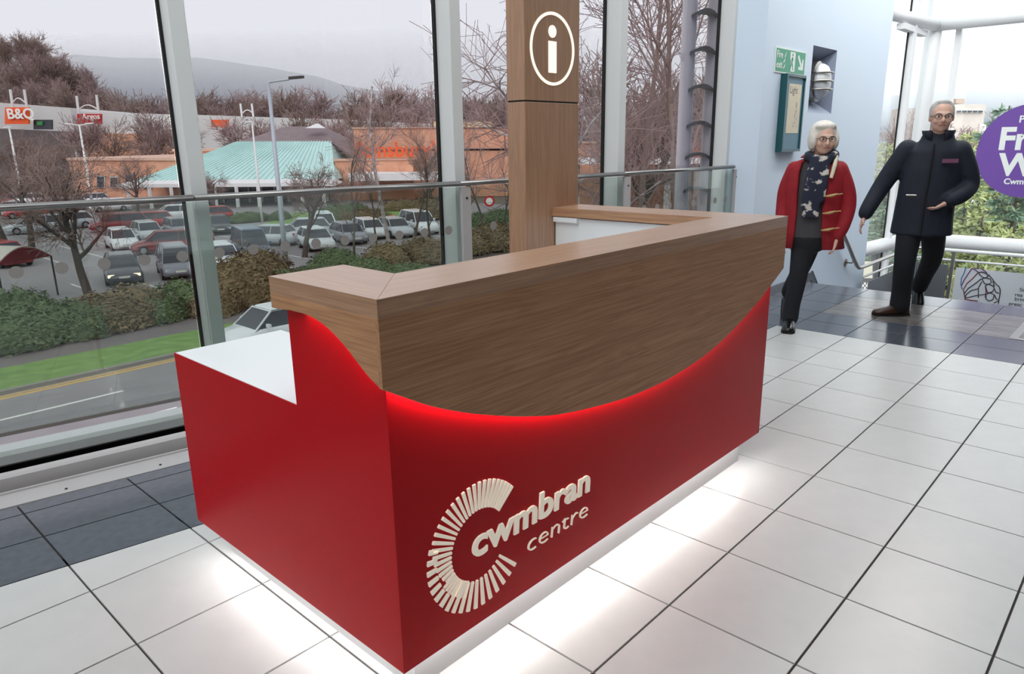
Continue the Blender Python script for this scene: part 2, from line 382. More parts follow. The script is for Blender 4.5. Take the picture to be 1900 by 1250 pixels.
# windows
H0, H1 = -0.55, 4.5
win_i = 0
for i in range(len(GP)-1):
    win_i += 1
    a, b = Vector(GP[i]), Vector(GP[i+1]); d = (b-a).normalized(); n = Vector((d.y, -d.x))
    w = sempty('window_%d' % win_i, (*a, H0), ['first tall window bay well outside the view', 'second tall window bay outside the view', 'tall window bay just beyond the left edge of the view', 'leftmost tall window bay with the brick wing behind it', 'wide window bay with the green supermarket roof behind it', 'window bay behind the oak totem', 'window bay beside the blue wall with silver poles behind it'][i], 'window')
    P = lambda s, t: a+d*s+n*t
    L = (b-a).length
    def slab(s0, s1, t0, t1, z0, z1):
        q = [P(s0, t0), P(s1, t0), P(s1, t1), P(s0, t1)]; q = [(*p, z0) for p in q]
        return MB().prism(q, (0, 0, z1-z0))
    slab(0.012, L-0.012, -0.012, 0.0, 0.0, H1).build('glass_pane', M_glass, w)
    slab(0.012, L-0.012, -0.012, 0.0, H0, 0.0-0.004).build('lower_glass_pane', M_glass, w)
    slab(0.006, 0.081, 0.0, 0.15, H0, H1).build('mullion', M_alu, w, bevel=0.004)
    slab(-0.008, 0.006, -0.004, 0.02, H0, H1).build('gasket', M_gasket, w)
    if i == len(GP)-2:
        slab(L+0.006, L+0.085, 0.0, 0.15, H0, H1).build('mullion', M_alu, w, bevel=0.004); slab(L-0.008, L+0.006, -0.004, 0.02, H0, H1).build('gasket', M_gasket, w)
    tr = MB(); prof = [(0.0, 0.055), (0.10, 0.050), (0.115, 0.062), (0.115, 0.102), (0.10, 0.120), (0.03, 0.128), (0.0, 0.12)]
    tr.rings([[(*P(s, t), z) for t, z in prof] for s in (0.081, L-0.009)]).build('transom', M_alu, w)
    slab(0.081, L-0.008, 0.0, 0.05, -0.10, 0.052).build('dark_gap_panel', M_gasket, w)  # black panel painted in for the shade of the gap under the transom
    slab(0.0, L, -0.02, 0.12, H1-0.12, H1).build('head', M_alu, w)

# glass balustrade in front of the windows
BD, RZ = 0.21, 1.187
bal = thing('glass_balustrade', 'glass balustrade with a slim metal handrail and grey dots along the windows', 'balustrade', (*offs(4, BD), 0))
for i in range(len(GP)-1):
    a, b = offs(i, BD), offs(i+1, BD); d = (b-a).normalized(); n = Vector((d.y, -d.x)); L = (b-a).length
    s0 = 0.075 if i >= 5 else 0.004
    s1 = L-0.004
    if i == 6: s1 = L+0.03
    P = lambda s, t: a+d*s+n*t
    def slab(s0, s1, t0, t1, z0, z1):
        q = [(*P(s0, t0), z0), (*P(s1, t0), z0), (*P(s1, t1), z0), (*P(s0, t1), z0)]; return MB().prism(q, (0, 0, z1-z0))
    gl = slab(s0, s1, -0.006, 0.006, 0.245, RZ-0.02).build('glass_panel', M_bglass, bal)
    slab(s0, s1, -0.009, 0.009, 0.228, 0.244).build('bottom_channel', mat('glazing_channel', (128, 122, 118), .45), bal)
    hr = MB().tube([(*P(0.002, 0), RZ), (*P(L-0.002+(0.03 if i == 6 else 0), 0), RZ)], 0.021, 12).build('handrail', M_alu2, bal, smooth=True)
    for v in hr.data.vertices: v.co.z = RZ + (v.co.z-RZ)*0.72
    k = 0; s = 0.083
    while s < s1-0.02:
        if s > s0+0.03:
            c = P(s, 0.0075); MB().tube([(*c, 0.922), (*(c+n*0.001), 0.922)], 0.026, 20).build('dot', M_dot, gl)
        s += 0.1625
    if i >= 5:
        ps = slab(0.006, 0.072, -0.012, 0.012, -0.02, RZ-0.022).build('post', M_sill, bal)
        for zz in (RZ-.085, RZ-.60):
            c = P(0.042, 0.0125); MB().tube([(*c, zz), (*(c+n*0.003), zz)], .007, 10).build('bolt', M_dgrey, ps)
    if i == 6:
        ps = slab(L+0.034, L+0.10, -0.012, 0.012, -0.02, RZ-0.022).build('post', M_sill, bal)
        c = P(L+.07, 0.0125); MB().tube([(*c, RZ-.085), (*(c+n*0.003), RZ-.085)], .007, 10).build('bolt', M_dgrey, ps)

# ------------------------------------------------------------------ blue wall with the lamp niche
YB = 1.47
wall = sempty('wall_blue', (5.05, YB, -1.2), 'pale blue wall between the windows and the stairs', 'wall')
NX0, NX1, NZ0, NZ1 = 6.055, 6.655, 1.642, 2.224
mb = MB(); Zb, Zt = -1.2, 4.5
front = [((5.056, Zb), (8.24, NZ0)), ((5.056, NZ1), (8.24, Zt)), ((5.056, NZ0), (NX0, NZ1)), ((NX1, NZ0), (8.24, NZ1))]
for (xa, za), (xb, zb) in front: mb.box((xa, YB, za), (xb, YB+0.30, zb))
mb.build('wall_face', M_blue, wall)
MB().prism([(5.0558, YB+.0005, Zb), (5.0558, YB+.30, Zb), (5.02, 1.88, Zb), (4.995, 1.80, Zb)], (0, 0, Zt-Zb)).build('wall_return', M_blue, wall)
MB().prism([(5.06, YB+.30, Zb), (8.24, YB+.30, Zb), (8.24, 1.79, Zb), (5.06, 1.86, Zb)], (0, 0, Zt-Zb)).build('wall_back', M_blue, wall)
nic = MB(); bx0, bx1, bz0, bz1, yd = NX0+.03, NX1-.14, NZ0+.15, NZ1-.12, YB+.19
O = [(NX0, YB, NZ0), (NX1, YB, NZ0), (NX1, YB, NZ1), (NX0, YB, NZ1)]; I = [(bx0, yd, bz0), (bx1, yd, bz0), (bx1, yd, bz1), (bx0, yd, bz1)]
nic.add(O+I, [(0, 1, 5, 4), (1, 2, 6, 5), (2, 3, 7, 6), (3, 0, 4, 7), (4, 5, 6, 7)]).build('niche', mat('niche_darker_blue', (150, 160, 182), 0.5), wall)  # niche lining coloured darker than the wall face
# skirting tiles
for k in range(4):
    xa = 5.06+k*0.4; xb = min(xa+0.397, 6.54)
    MB().box((xa, YB-.012, 0.0), (xb, YB, 0.085)).build('skirting_tile', M_dark, wall)
MB().prism([(6.54, YB-.012, .085), (6.54, YB-.012, -.12), (6.76, YB-.012, -.12)], (0, .012, 0)).build('skirting_tile', M_dark, wall)
MB().prism([(6.53, YB-.013, .093), (6.545, YB-.013, .093), (6.775, YB-.013, -.115), (6.755, YB-.013, -.12)], (0, .013, 0)).build('stair_trim', M_gasket, wall)

ly = YB+.105
lamp = thing('bulkhead_lamp', 'oval white bulkhead lamp with three guard bars in the blue wall niche', 'lamp', (6.37, ly, 1.93))
mb = MB(); N = 28
def ovl(rx, rz, y): return [(6.37+rx*math.cos(2*math.pi*k/N), y, 1.93+rz*math.sin(2*math.pi*k/N)) for k in range(N)]
mb.rings([ovl(.155, .185, ly), ovl(.155, .185, ly-.06), ovl(.135, .165, ly-.07)]).build('housing', M_steel, lamp, smooth=False)
mb = MB(); mb.rings([ovl(.135, .165, ly-.068), ovl(.13, .158, ly-.10), ovl(.11, .135, ly-.135), ovl(.07, .09, ly-.158), ovl(.02, .03, ly-.165)]).build('diffuser', mat('lamp_diffuser', (236, 238, 240), 0.25), lamp, smooth=True)
for dz in (-.075, 0, .075):
    w = math.sqrt(max(0, 1-(dz/.18)**2))*.155
    pth = [(6.37+w*math.cos(t), ly-.05-(.135)*math.sin(t), 1.93+dz) for t in [math.pi*k/12 for k in range(13)]]
    MB().tube(pth, .009, 8).build('guard_bar', M_steel, lamp, smooth=True)

MB().tube([(6.37, ly-.002, 1.93), (6.37, yd, 1.93)], .06, 14).build('mounting_stem', M_steel, lamp)
# fire exit sign
M_green = mat('safety_green', (38, 148, 112), 0.4); M_swhite = mat('sign_white', (232, 236, 232), 0.45)
sg = thing('fire_exit_sign', 'green and white fire exit sign with running figure on the blue wall', 'sign', (5.57, YB, 1.95))
sy = YB-.006
MB().box((5.248, sy, 1.95), (5.892, YB, 2.152)).build('backing', M_swhite, sg)
MB().box((5.262, sy-.001, 1.961), (5.878, sy, 2.141)).build('green_field', M_green, sg)
place_text('lettering', text_mesh('Fire', .078, .001, .001), M_swhite, sg, (5.272, sy-.0018, 2.07), (1, 0, 0), (0, 0, 1))
place_text('lettering', text_mesh('exit', .078, .001, .001), M_swhite, sg, (5.272, sy-.0018, 1.99), (1, 0, 0), (0, 0, 1))
def flat(polys, name, m, par, y, th=.001):
    q = MB()
    for p in polys: q.prism([(x, y, z) for x, z in p], (0, -th, 0))
    return q.build(name, m, par)
fl = lambda ox, oz, p, s=1: [(ox+x*s, oz+z*s) for x, z in p]
flat([fl(5.41, 1.985, [(0, 0), (.03, .012), (.045, .045), (.02, .02)]), fl(5.405, 2.03, [(0, 0), (.03, .014), (.05, .05), (.02, .022)]), fl(5.425, 2.075, [(0, 0), (.025, .012), (.04, .05), (.015, .02)])], 'flames', M_swhite, sg, sy-.001)
flat([[(5.57, 1.972), (5.655, 1.972), (5.655, 2.13), (5.545, 2.13), (5.548, 2.075), (5.57, 2.05)]], 'doorway', M_swhite, sg, sy-.001)
mb = MB(); mb.tube([(5.597, sy-.0025, 2.108), (5.597, sy-.0030, 2.108)], .012, 14)
for a, b, wd in (((5.595, 2.09), (5.588, 2.045), .011), ((5.588, 2.045), (5.61, 2.015), .008), ((5.61, 2.015), (5.612, 1.985), .007), ((5.588, 2.045), (5.575, 2.015), .008), ((5.575, 2.015), (5.552, 1.995), .007), ((5.592, 2.08), (5.617, 2.062), .006), ((5.592, 2.08), (5.572, 2.06), .006)):
    mb.prism([(a[0]-wd, sy-.0022, a[1]), (a[0]+wd, sy-.0022, a[1]), (b[0]+wd, sy-.0022, b[1]), (b[0]-wd, sy-.0022, b[1])], (0, -.0008, 0))
mb.build('running_figure', M_green, sg)
flat([[(5.705, 2.10), (5.73, 2.118), (5.81, 2.035), (5.785, 2.017)], [(5.735, 1.995), (5.84, 1.995), (5.84, 2.085), (5.815, 2.085), (5.805, 2.025), (5.735, 2.02)]], 'arrow', M_swhite, sg, sy-.001)

# framed notice
M_teal = mat('dark_teal_frame', (16, 78, 84), 0.35); M_tealp = mat('teal_mount', (92, 130, 148), 0.5)
fr = thing('framed_notice', 'teal framed notice with a cream poster below the fire exit sign', 'notice', (5.6, YB, 1.30))
fx0, fx1, fz0, fz1, fy = 5.40, 5.805, 1.30, 1.945, YB-.06
for a, b in (((fx0, fy, fz0), (fx0+.022, YB, fz1)), ((fx1-.022, fy, fz0), (fx1, YB, fz1)), ((fx0+.022, fy, fz0), (fx1-.022, YB, fz0+.022)), ((fx0+.022, fy, fz1-.022), (fx1-.022, YB, fz1))):
    MB().box(a, b).build('frame_bar', M_teal, fr)
MB().box((fx0+.022, fy+.012, fz0+.022), (fx1-.022, YB, fz1-.022)).build('mount', M_tealp, fr)
MB().box((5.475, fy+.010, 1.458), (5.745, fy+.012, 1.868)).build('poster', mat('cream_paper', (226, 214, 190), 0.7, var=.06, vscale=12), fr)
place_text('lettering', text_mesh('Light', .085, .0005), mat('ink_grey', (110, 112, 116), 0.7), fr, (5.495, fy+.0095, 1.79), (1, 0, 0), (0, 0, 1))
random.seed(4); mb = MB()
for k in range(60):
    z = 1.50+random.random()*.21; w = .055*(1-(z-1.5)/.23); x = 5.655+random.uniform(-w, w); l = .006+.01*random.random()
    mb.prism([(x, fy+.0098, z), (x+.004, fy+.0098, z+.001), (x+.005, fy+.0098, z+l), (x+.001, fy+.0098, z+l)], (0, -.0005, 0))
mb.build('lavender_drawing', mat('lavender_ink', (146, 140, 176), 0.7), fr)['kind'] = 'stuff'
MB().box((5.785, fy-.003, 1.895), (5.795, fy, 1.925)).build('lock', M_gasket, fr)

# ------------------------------------------------------------------ stairs and stairwell
st = sempty('stairs', (XN, 0, 0), 'stairs going down beside the blue wall', 'stairs')
nst = 6
for k in range(nst):
    x = XN+0.28*k; z = -.175*(k+1)
    MB().box((x, -7.9, -1.6), (x+0.28+(0.02 if k < nst-1 else 0), YB, z)).build('step', M_dark, st)
    MB().box((x-.012, -7.9, z+.175-.03), (x+.0, YB, z+.174)).build('nosing', M_sill, st)
MB().box((XN+0.28*nst, -7.9, -1.6), (11.2, 1.95, -1.05)).build('landing', M_dark, st)
for k in range(13):                                      # pale nosing tiles are the last floor row; landing tiles
    pass

hr = thing('stair_handrail', 'steel handrail sloping down the blue wall beside the stairs', 'handrail', (6.2, 1.38, 0))
path = spline([(5.9, 1.38, .98), (6.25, 1.38, 1.02), (6.40, 1.38, .955), (6.82, 1.38, .63), (7.25, 1.38, .32), (7.60, 1.38, .055), (7.72, 1.38, -.015), (7.86, 1.38, -.035), (8.4, 1.38, -.038), (9.2, 1.38, -.04), (9.80, 1.36, -.042), (9.93, 1.27, -.044), (9.95, 1.15, -.044)], 6)
path = [p for p in path if p.x > 6.35]
MB().tube(path, .022, 12).build('rail', M_steel, hr, smooth=True)
MB().tube([(7.53, 1.38, .095), (7.55, 1.40, .05), (7.55, 1.465, .05)], .008, 8).build('bracket', M_steel, hr, smooth=True)
MB().tube([(7.55, 1.463, .05), (7.55, 1.47, .05)], .042, 20).build('bracket_rose', mat('bronze_rose', (120, 98, 84), 0.4, metal=.6), hr, smooth=False)
MB().tube([(6.62, 1.38, .76), (6.63, 1.40, .72), (6.63, 1.465, .72)], .008, 8).build('bracket', M_steel, hr, smooth=True)

sb = thing('stair_balustrade', 'steel balustrade with two rails across the foot of the stairs', 'balustrade', (9.95, 0, -1.05))
MB().tube([(9.95, 1.16, -.044), (9.95, -4.6, -.05)], .024, 12).build('top_rail', M_wpaint, sb, smooth=True)
MB().tube([(9.95, 1.30, -.172), (9.95, -4.6, -.176)], .014, 10).build('middle_rail', M_wpaint, sb, smooth=True)
MB().tube([(8.0, 1.40, -.175), (9.86, 1.36, -.172), (9.95, 1.28, -.172)], .014, 10).build('middle_rail', M_wpaint, sb, smooth=True)
for y in (.885, -.55, -2.0, -3.4): MB().box((9.935, y-.02, -1.05), (9.965, y+.02, -.05)).build('post', M_steel, sb)
M_perf = mat('perforated_steel', (118, 122, 128), 0.45, metal=0.4)
_nt = M_perf.node_tree; _tc = _nt.nodes.new('ShaderNodeTexCoord'); _vo = _nt.nodes.new('ShaderNodeTexVoronoi'); _vo.inputs['Scale'].default_value = 46; _vo.inputs['Randomness'].default_value = 0
_nt.links.new(_tc.outputs['Object'], _vo.inputs['Vector']); _rr = _nt.nodes.new('ShaderNodeValToRGB'); _rr.color_ramp.interpolation = 'CONSTANT'
_rr.color_ramp.elements[0].color = lin((64, 66, 72)); _rr.color_ramp.elements[1].position = .34; _rr.color_ramp.elements[1].color = lin((124, 128, 134))
_nt.links.new(_vo.outputs['Distance'], _rr.inputs[0]); _nt.links.new(_rr.outputs[0], _nt.nodes['Principled BSDF'].inputs['Base Color'])
MB().box((9.955, .93, -.98), (9.962, 1.33, -.24)).build('perforated_panel', M_perf, sb)
MB().prism([(8.1, 1.36, -.98), (9.9, 1.345, -.98), (9.9, 1.345, -.24), (8.1, 1.36, -.24)], (0, .006, 0)).build('perforated_panel', M_perf, sb)

# banner hung on the balustrade
bn = thing('banner', 'pale banner with a coloured net drawing hung on the stair balustrade', 'banner', (9.94, 0, -.9))
bxp = 9.93
def bpt(px, py):
    v = ray(px, py); p = CAM + v*((bxp-CAM.x)/v.x); return p
MB().box((bxp, -1.2, -.98), (bxp+.008, .832, -.262)).build('sheet', mat('banner_vinyl', (206, 210, 216), 0.5), bn)
Z0 = lambda zx, zy: (1740+zx*.128, 480+zy*.128)
nets = {'#2a6f9e': [[(410, 110), (385, 200), (345, 280), (335, 370), (355, 440)]],
 '#6a2f72': [[(500, 135), (440, 220), (380, 310), (345, 390)], [(500, 135), (560, 170), (590, 200)], [(620, 130), (700, 190), (720, 240)]],
 '#7c2f38': [[(580, 205), (500, 290), (420, 360), (375, 440), (385, 520), (400, 580), (480, 600), (580, 610)], [(690, 390), (700, 480), (690, 560)]],
 '#3a3840': [[(630, 290), (540, 360), (440, 430), (390, 500)], [(590, 430), (480, 460), (410, 520), (395, 590)], [(700, 510), (560, 530), (410, 565)],
   [(590, 200), (640, 190), (710, 215), (735, 250), (690, 275), (640, 260), (590, 205)], [(640, 290), (690, 275), (760, 290), (780, 340), (740, 365), (680, 360), (640, 290)],
   [(690, 390), (740, 365), (800, 390), (820, 430), (790, 480), (720, 490), (690, 390)], [(700, 510), (760, 490), (820, 520), (800, 590), (740, 610), (700, 580), (700, 510)],
   [(735, 225), (790, 290), (810, 320), (850, 370), (890, 400), (905, 450), (905, 500), (890, 580), (880, 650)], [(820, 430), (840, 480), (890, 500)], [(820, 520), (850, 580), (890, 605), (810, 640)], [(800, 320), (820, 400)], [(640, 330), (590, 420), (590, 560)]],
}
for c, ls in nets.items():
    mb = MB()
    for l in ls: mb.tube([bpt(*Z0(*q)) - Vector((.001, 0, 0)) for q in l], .0065, 5)
    mb.build('net_line', mat('banner_ink_'+c[1:], c, .6), bn)
M_ink = mat('banner_black_ink', (38, 38, 44), .6)
for tx, px, py in (('St', 1891, 540), ('rea', 1882.5, 549), ('brin', 1882, 557), ('presc', 1871, 565.5)):
    p = bpt(px, py); place_text('lettering', text_mesh(tx, .064, .0006, .0004), M_ink, bn, p-Vector((.002, 0, 0)), (0, -1, 0), (0, 0, 1))

# stairwell glazing
XG = 11.0
wg = sempty('window_8', (XG, 0, -1.05), 'glazed end wall of the stairwell with conifers behind it', 'window')
ys = [-5.0, -3.2, -1.4, .05, 1.52]
MB().box((XG, -3.4, -1.0), (XG+.012, 1.62, 4.5)).build('glass_pane', M_clear, wg)
for y in (-3.4, -1.2, 1.40): 
    MB().box((XG-.10, y-.035, -1.05), (XG, y+.035, 4.5)).build('mullion', M_wpaint, wg, bevel=.004)
    MB().box((XG-.004, y+.035, -1.05), (XG+.002, y+.045, 4.5)).build('gasket', M_gasket, wg)
wl = sempty('window_9', (9, 1.8, -1.05), 'narrow glazing between the blue wall and the white column', 'window')
da = Vector((-1, .088)); pa = Vector((10.98, 1.70))
q = [pa, pa+da*2.7]
MB().prism([(*q[0], -1.0), (*q[1], -1.0), (q[1].x, q[1].y+.012, -1.0), (q[0].x, q[0].y+.012, -1.0)], (0, 0, 5.5)).build('glass_pane', M_clear, wl)
for s in (.95,):
    c = pa+da*s; MB().box((c.x-.05, c.y-.09, -1.05), (c.x+.05, c.y, 4.5)).build('mullion', M_wpaint, wl)
    MB().box((c.x-.062, c.y-.02, -1.05), (c.x-.05, c.y, 4.5)).build('gasket', M_gasket, wl)
fm = thing('tubular_steel_frame', 'white tubular steel column and beams framing the stairwell glazing', 'steel frame', (10.85, 1.66, -1.05))
MB().tube([(10.88, 1.70, -1.05), (10.88, 1.70, 4.5)], .105, 20).build('column', M_wpaint, fm, smooth=True)
for z, rr in ((2.875, .078), (-.035, .095)):
    MB().tube([(10.82, 1.66, z), (10.82, -5.0, z)], rr, 18).build('beam', M_wpaint, fm, smooth=True)
    MB().tube([(10.82, 1.66, z), (8.25, 1.66+.088*2.57, z)], rr, 18).build('beam', M_wpaint, fm, smooth=True)
    MB().ell((10.82, 1.66, z), (rr*1.04,)*3, 16, 10).build('beam_joint', M_wpaint, fm, smooth=True)
MB().box((9.55, 1.70, 2.72), (10.6, 1.80, 2.79)).build('tie_plate', M_wpaint, fm)

# round purple notice on the glazing
pn = thing('window_sticker', 'round purple free wifi sticker on the stairwell glazing', 'sticker', (XG, .39, .6))
M_pur = mat('purple_vinyl', (110, 74, 158), .45)
MB().tube([(XG-.006, .39, 1.206), (XG-.001, .39, 1.206)], .61, 64).build('disc', M_pur, pn)
for tx, px, py, s, o in (('P', 1890, 227, .125, .003), ('Free', 1850, 276.5, .40, .014), ('WiFi', 1851, 324, .40, .014), ('Cwmbran', 1861.5, 341, .105, .003)):
    v = ray(px, py); p = CAM + v*((XG-.008-CAM.x)/v.x)
    place_text('lettering', text_mesh(tx, s, .001, o), M_swhite, pn, p, (0, -1, 0), (0, 0, 1))

# ------------------------------------------------------------------ the rest of the hall around the camera
roof = sempty('ceiling', (0, 0, 4.5), 'glazed atrium roof with white glazing bars', 'roof')
MB().box((-5.3, -1.4, 4.55), (5.0, 3.9, 4.562)).build('roof_glass', M_clear, roof)
MB().box((5.0, -3.2, 4.55), (11.3, 3.9, 4.562)).build('roof_glass', M_clear, roof)
MB().box((-5.3, -8, 4.30), (5.0, -1.4, 4.56)).build('shading_soffit', mat('dark_soffit', (70, 67, 66), .8), roof)  # unseen opaque roof part, added to keep the desk front dark
MB().box((5.0, -8, 4.30), (11.3, -3.2, 4.56)).build('shading_soffit', mat('dark_soffit', (70, 67, 66), .8), roof)
for k in range(9): MB().box((-5.3, -7.9+1.45*k, 4.42), (11.3, -7.83+1.45*k, 4.55)).build('glazing_bar', M_wpaint, roof)
for k in range(7): MB().box((-5.2+2.7*k, -8, 4.36), (-5.1+2.7*k, 3.8, 4.42)).build('purlin', M_wpaint, roof)
struct(MB().box((-5.3, -8.1, -1.3), (11.3, -8.0, 4.6)).build('wall_rear', M_mall), 'plain hall wall behind the camera', 'wall')
struct(MB().box((-5.3, -8.1, -.3), (-5.2, 3.6, 4.6)).build('wall_left', M_mall2), 'plain pale hall wall to the left of the camera', 'wall')
struct(MB().box((XG, -8.0, -1.3), (XG+.15, -3.45, 4.6)).build('wall_right', M_mall), 'added wall blocking stairwell light outside the view', 'wall')  # unseen, added to cut the glazing light on the desk front
for k, (x, y) in enumerate(((5.6, .35), (6.6, .35), (7.6, .35), (8.6, .35))):  # unseen lamps added to brighten the blue wall
    dl = thing('added_fill_lamp', ['first', 'second', 'third', 'fourth'][k]+' added fill lamp above the stairs, out of view, counted from the desk', 'added_fill_lamp', (x, y, 4.28), 0, 'added fill lamps above the stairs')
    MB().tube([(x, y, 4.28), (x, y, 4.42)], .19, 24).build('housing', M_wpaint, dl); MB().tube([(x, y, 4.270), (x, y, 4.279)], .165, 24).build('diffuser', emit_mat('fill_lamp_face', (255, 250, 244), 62.0), dl)
# ------------------------------------------------------------------ reception desk
desk = thing('reception_desk', 'red and oak reception desk with a white work surface and lit plinth', 'reception desk', (0, 0, 0))
ZB, ZL, ZT, LX, OV, OT = 0.145, 0.761, 1.103, 2.0255, 0.03, 0.012
MB().box((.085, .07, 0), (1.985, 1.10, ZB)).build('plinth', M_plinth, desk)
MB().box((.02, .02, ZB), (2.005, 1.125, ZB+.018)).build('base_board', M_white, desk)
front = MB().box((0, 0, ZB), (LX, .02, 1.055)).build('front_panel', M_red, desk)
lp = [(0, .02, ZB), (0, 1.145, ZB), (0, 1.145, ZL-.002), (0, .3894, ZL-.002), (0, .3894, 1.045), (0, .02, 1.045)]
left = MB().prism(lp, (.02, 0, 0)).build('side_panel', M_red, desk)
MB().box((LX-.02, .02, ZB), (LX, 1.03, 1.055)).build('side_panel', M_red, desk)
MB().box((.02, 1.125, ZB), (.385, 1.145, ZL-.025)).build('back_panel', M_white, desk)
MB().prism([(.002, .3896, ZL), (.385, .3896, ZL), (.385, 1.137, ZL), (.002, 1.137, ZL)], (0, 0, -.02)).build('worktop', M_white, desk)
MB().box((.385, .20, ZL-.02), (1.84, .78, ZL)).build('worktop', M_white, desk)
MB().box((.02, .3694, ZL), (.19, .3894, 1.045)).build('inner_upstand', M_red, desk)
MB().box((.19, .165, ZL-.02), (1.845, .185, 1.055)).build('inner_panel', M_white, desk)
MB().box((1.865, .185, ZB+.02), (1.885, 1.045, 1.055)).build('inner_panel', M_white, desk)
MB().box((1.845, .90, 1.035), (1.885, 1.045, 1.058)).build('shelf_bracket', M_white, desk)
# oak fascia: front with its sweeping lower edge, and the side return
fc = [(-OV, .905), (.041, .864), (.102, .830), (.186, .792), (.276, .757), (.428, .707), (.601, .665), (.871, .630), (1.06, .622), (1.198, .626), (1.40, .648), (1.589, .690), (1.811, .766), (1.968, .835), (2.072, .885)]
fcs = spline(fc, 6)
poly = [(p[0], -OV, p[1]) for p in fcs] + [(2.072, -OV, ZT-.042), (-OV, -OV, ZT-.042)]
MB().prism(poly, (0, OT, 0)).build('front_fascia', M_fasX, desk)
sc = [(.327, 1.029), (.269, 1.030), (.225, 1.026), (.18, 1.016), (.14, 1.0), (.098, .978), (.06, .952), (.02, .926), (-OV+OT, .908)]
scs = spline(sc, 5)
poly = [(-OV, .41, 1.024), (-OV, .385, 1.024)] + [(-OV, p[0], p[1]) for p in scs] + [(-OV, -OV+OT, ZT-.042), (-OV, .41, ZT-.042)]
MB().prism(poly, (OT, 0, 0)).build('side_fascia', M_fasY, desk)
# oak top: three mitred boards
z0 = ZT-.042; o = OV; g = .0006
def board(poly, m): return MB().prism([(x, y, z0) for x, y in poly], (0, 0, ZT-z0)).build('counter_board', m, desk)
board([(-o+g, -o), (2.072-g, -o), (1.845-g, .19), (.19+g, .19)], M_woodX)
board([(-o, -o+g), (.19, .19+g), (.19, .41), (-o, .41)], M_woodY)
board([(2.072, -o+g), (2.072, 1.05), (1.845, 1.05), (1.845, .19+g)], M_woodY)
MB().box((-o+OT, .30, 1.024), (.19, .41, z0)).build('counter_end', M_woodY, desk)
# light strips: tucked behind the fascia edge, and under the red box
def strip3(pts, wid, m, name):
    mb = MB()
    for a, b in zip(pts[:-1], pts[1:]):
        a, b = Vector(a), Vector(b); mb.add([a, b, b+wid, a+wid], [(0, 1, 2, 3)])
    return mb.build(name, m, desk)
mb = MB()
strip3([(p[0], -OV+OT+.001, p[1]+.020) for p in fcs if 0.0 < p[0] < LX-.01], Vector((0, .012, 0)), M_ledr, 'light_strip')
strip3([(-OV+OT+.001, p[0], p[1]+.018) for p in scs if p[0] > 0.0], Vector((.012, 0, 0)), M_ledr, 'light_strip')
MB().box((.06, .052, ZB-.008), (1.97, .066, ZB-.001)).build('light_strip', M_ledw, desk)
MB().box((.066, .05, ZB-.008), (.080, 1.10, ZB-.001)).build('light_strip', M_ledw, desk)

# raised logo on the front panel
cx, cz = .268, .387
def rbar(a, r0, r1, w0, w1, th=.006):
    a = math.radians(a); u = Vector((math.cos(a), 0, math.sin(a))); t = Vector((-math.sin(a), 0, math.cos(a))); c = Vector((cx, 0, cz))
    p = [c+u*r0-t*w0/2, c+u*r1-t*w1/2, c+u*r1+t*w1/2, c+u*r0+t*w0/2]
    o_ = MB().prism(p, (0, -th, 0)).build('logo_bar', M_cream, front, bevel=.0012)
n = 26
for k in range(n):                                       # fanned bars over the top, closing up to the right
    t = k/(n-1); a = 42+(205-42)*t**1.12
    rbar(a, .100, .178 if a < 152 else .178-(a-152)/53*.045, .0072, .0100)
for k in range(7):                                       # short outer blocks on the left
    rbar(163+k*9.3, .150-.0005*k, .180+.0006*k, .011, .014)
for k in range(8):                                       # inner slivers behind them
    rbar(208+k*5.2, .100, .146, .0045, .0062)
for k in range(11):                                      # long bars along the foot
    rbar(228+k*8.9, .104, .186+.0004*k, .0082, .0125)
def word(txt, x0, x1, zb, xh, off, shear=0.0):
    me = text_mesh(txt, 1.0, .006, 0); xs = [v.co.x for v in me.vertices]; W = max(xs)-min(xs); bpy.data.meshes.remove(me)
    s = (x1-x0)/W; x = x0
    for i, ch in enumerate(txt):
        me = text_mesh(ch, s, .006, off, shear)
        a = text_mesh(txt[:i]+'|', 1.0, .001); e = max(v.co.x for v in a.vertices); bpy.data.meshes.remove(a)
        b_ = text_mesh('|', 1.0, .001); e0 = max(v.co.x for v in b_.vertices); bpy.data.meshes.remove(b_)
        zs = xh/(s*0.53)
        for v in me.vertices: v.co.y *= zs
        place_text('letter', me, M_cream, front, (x0+(e-e0)*s, -.003, zb), (1, 0, 0), (0, 0, 1))
word('cwmbran', .238, .745, .355, .062, .0030, 0.06)
word('centre', .452, .742, .270, .042, -.0030, 0.10)

# ------------------------------------------------------------------ oak information totem
tot = thing('information_totem', 'oak totem with a lit information symbol standing behind the desk', 'totem', (1.85, 1.10, 0))
MB().box((1.65, 1.05, 0), (2.05, 1.16, 1.593)).build('lower_cladding', M_woodZ, tot, bevel=.0015)
MB().box((1.653, 1.053, 1.593), (2.047, 1.157, 1.600)).build('seam', M_gasket, tot)
up = MB().box((1.65, 1.05, 1.600), (2.05, 1.16, 3.2)).build('upper_cladding', M_woodZ, tot, bevel=.0015)
ix, iz, iy = 1.847, 1.830, 1.05
mb = MB(); N = 64
ro = [(ix+.160*math.cos(2*math.pi*k/N), iy-.004, iz+.160*math.sin(2*math.pi*k/N)) for k in range(N)]
ri = [(ix+.147*math.cos(2*math.pi*k/N), iy-.004, iz+.147*math.sin(2*math.pi*k/N)) for k in range(N)]
mb.add(ro+ri+[(x, iy-.0002, z) for x, y, z in ro]+[(x, iy-.0002, z) for x, y, z in ri],
       [(k, (k+1) % N, N+(k+1) % N, N+k) for k in range(N)]+[(k, 2*N+k, 2*N+(k+1) % N, (k+1) % N) for k in range(N)]+[(N+k, N+(k+1) % N, 3*N+(k+1) % N, 3*N+k) for k in range(N)])
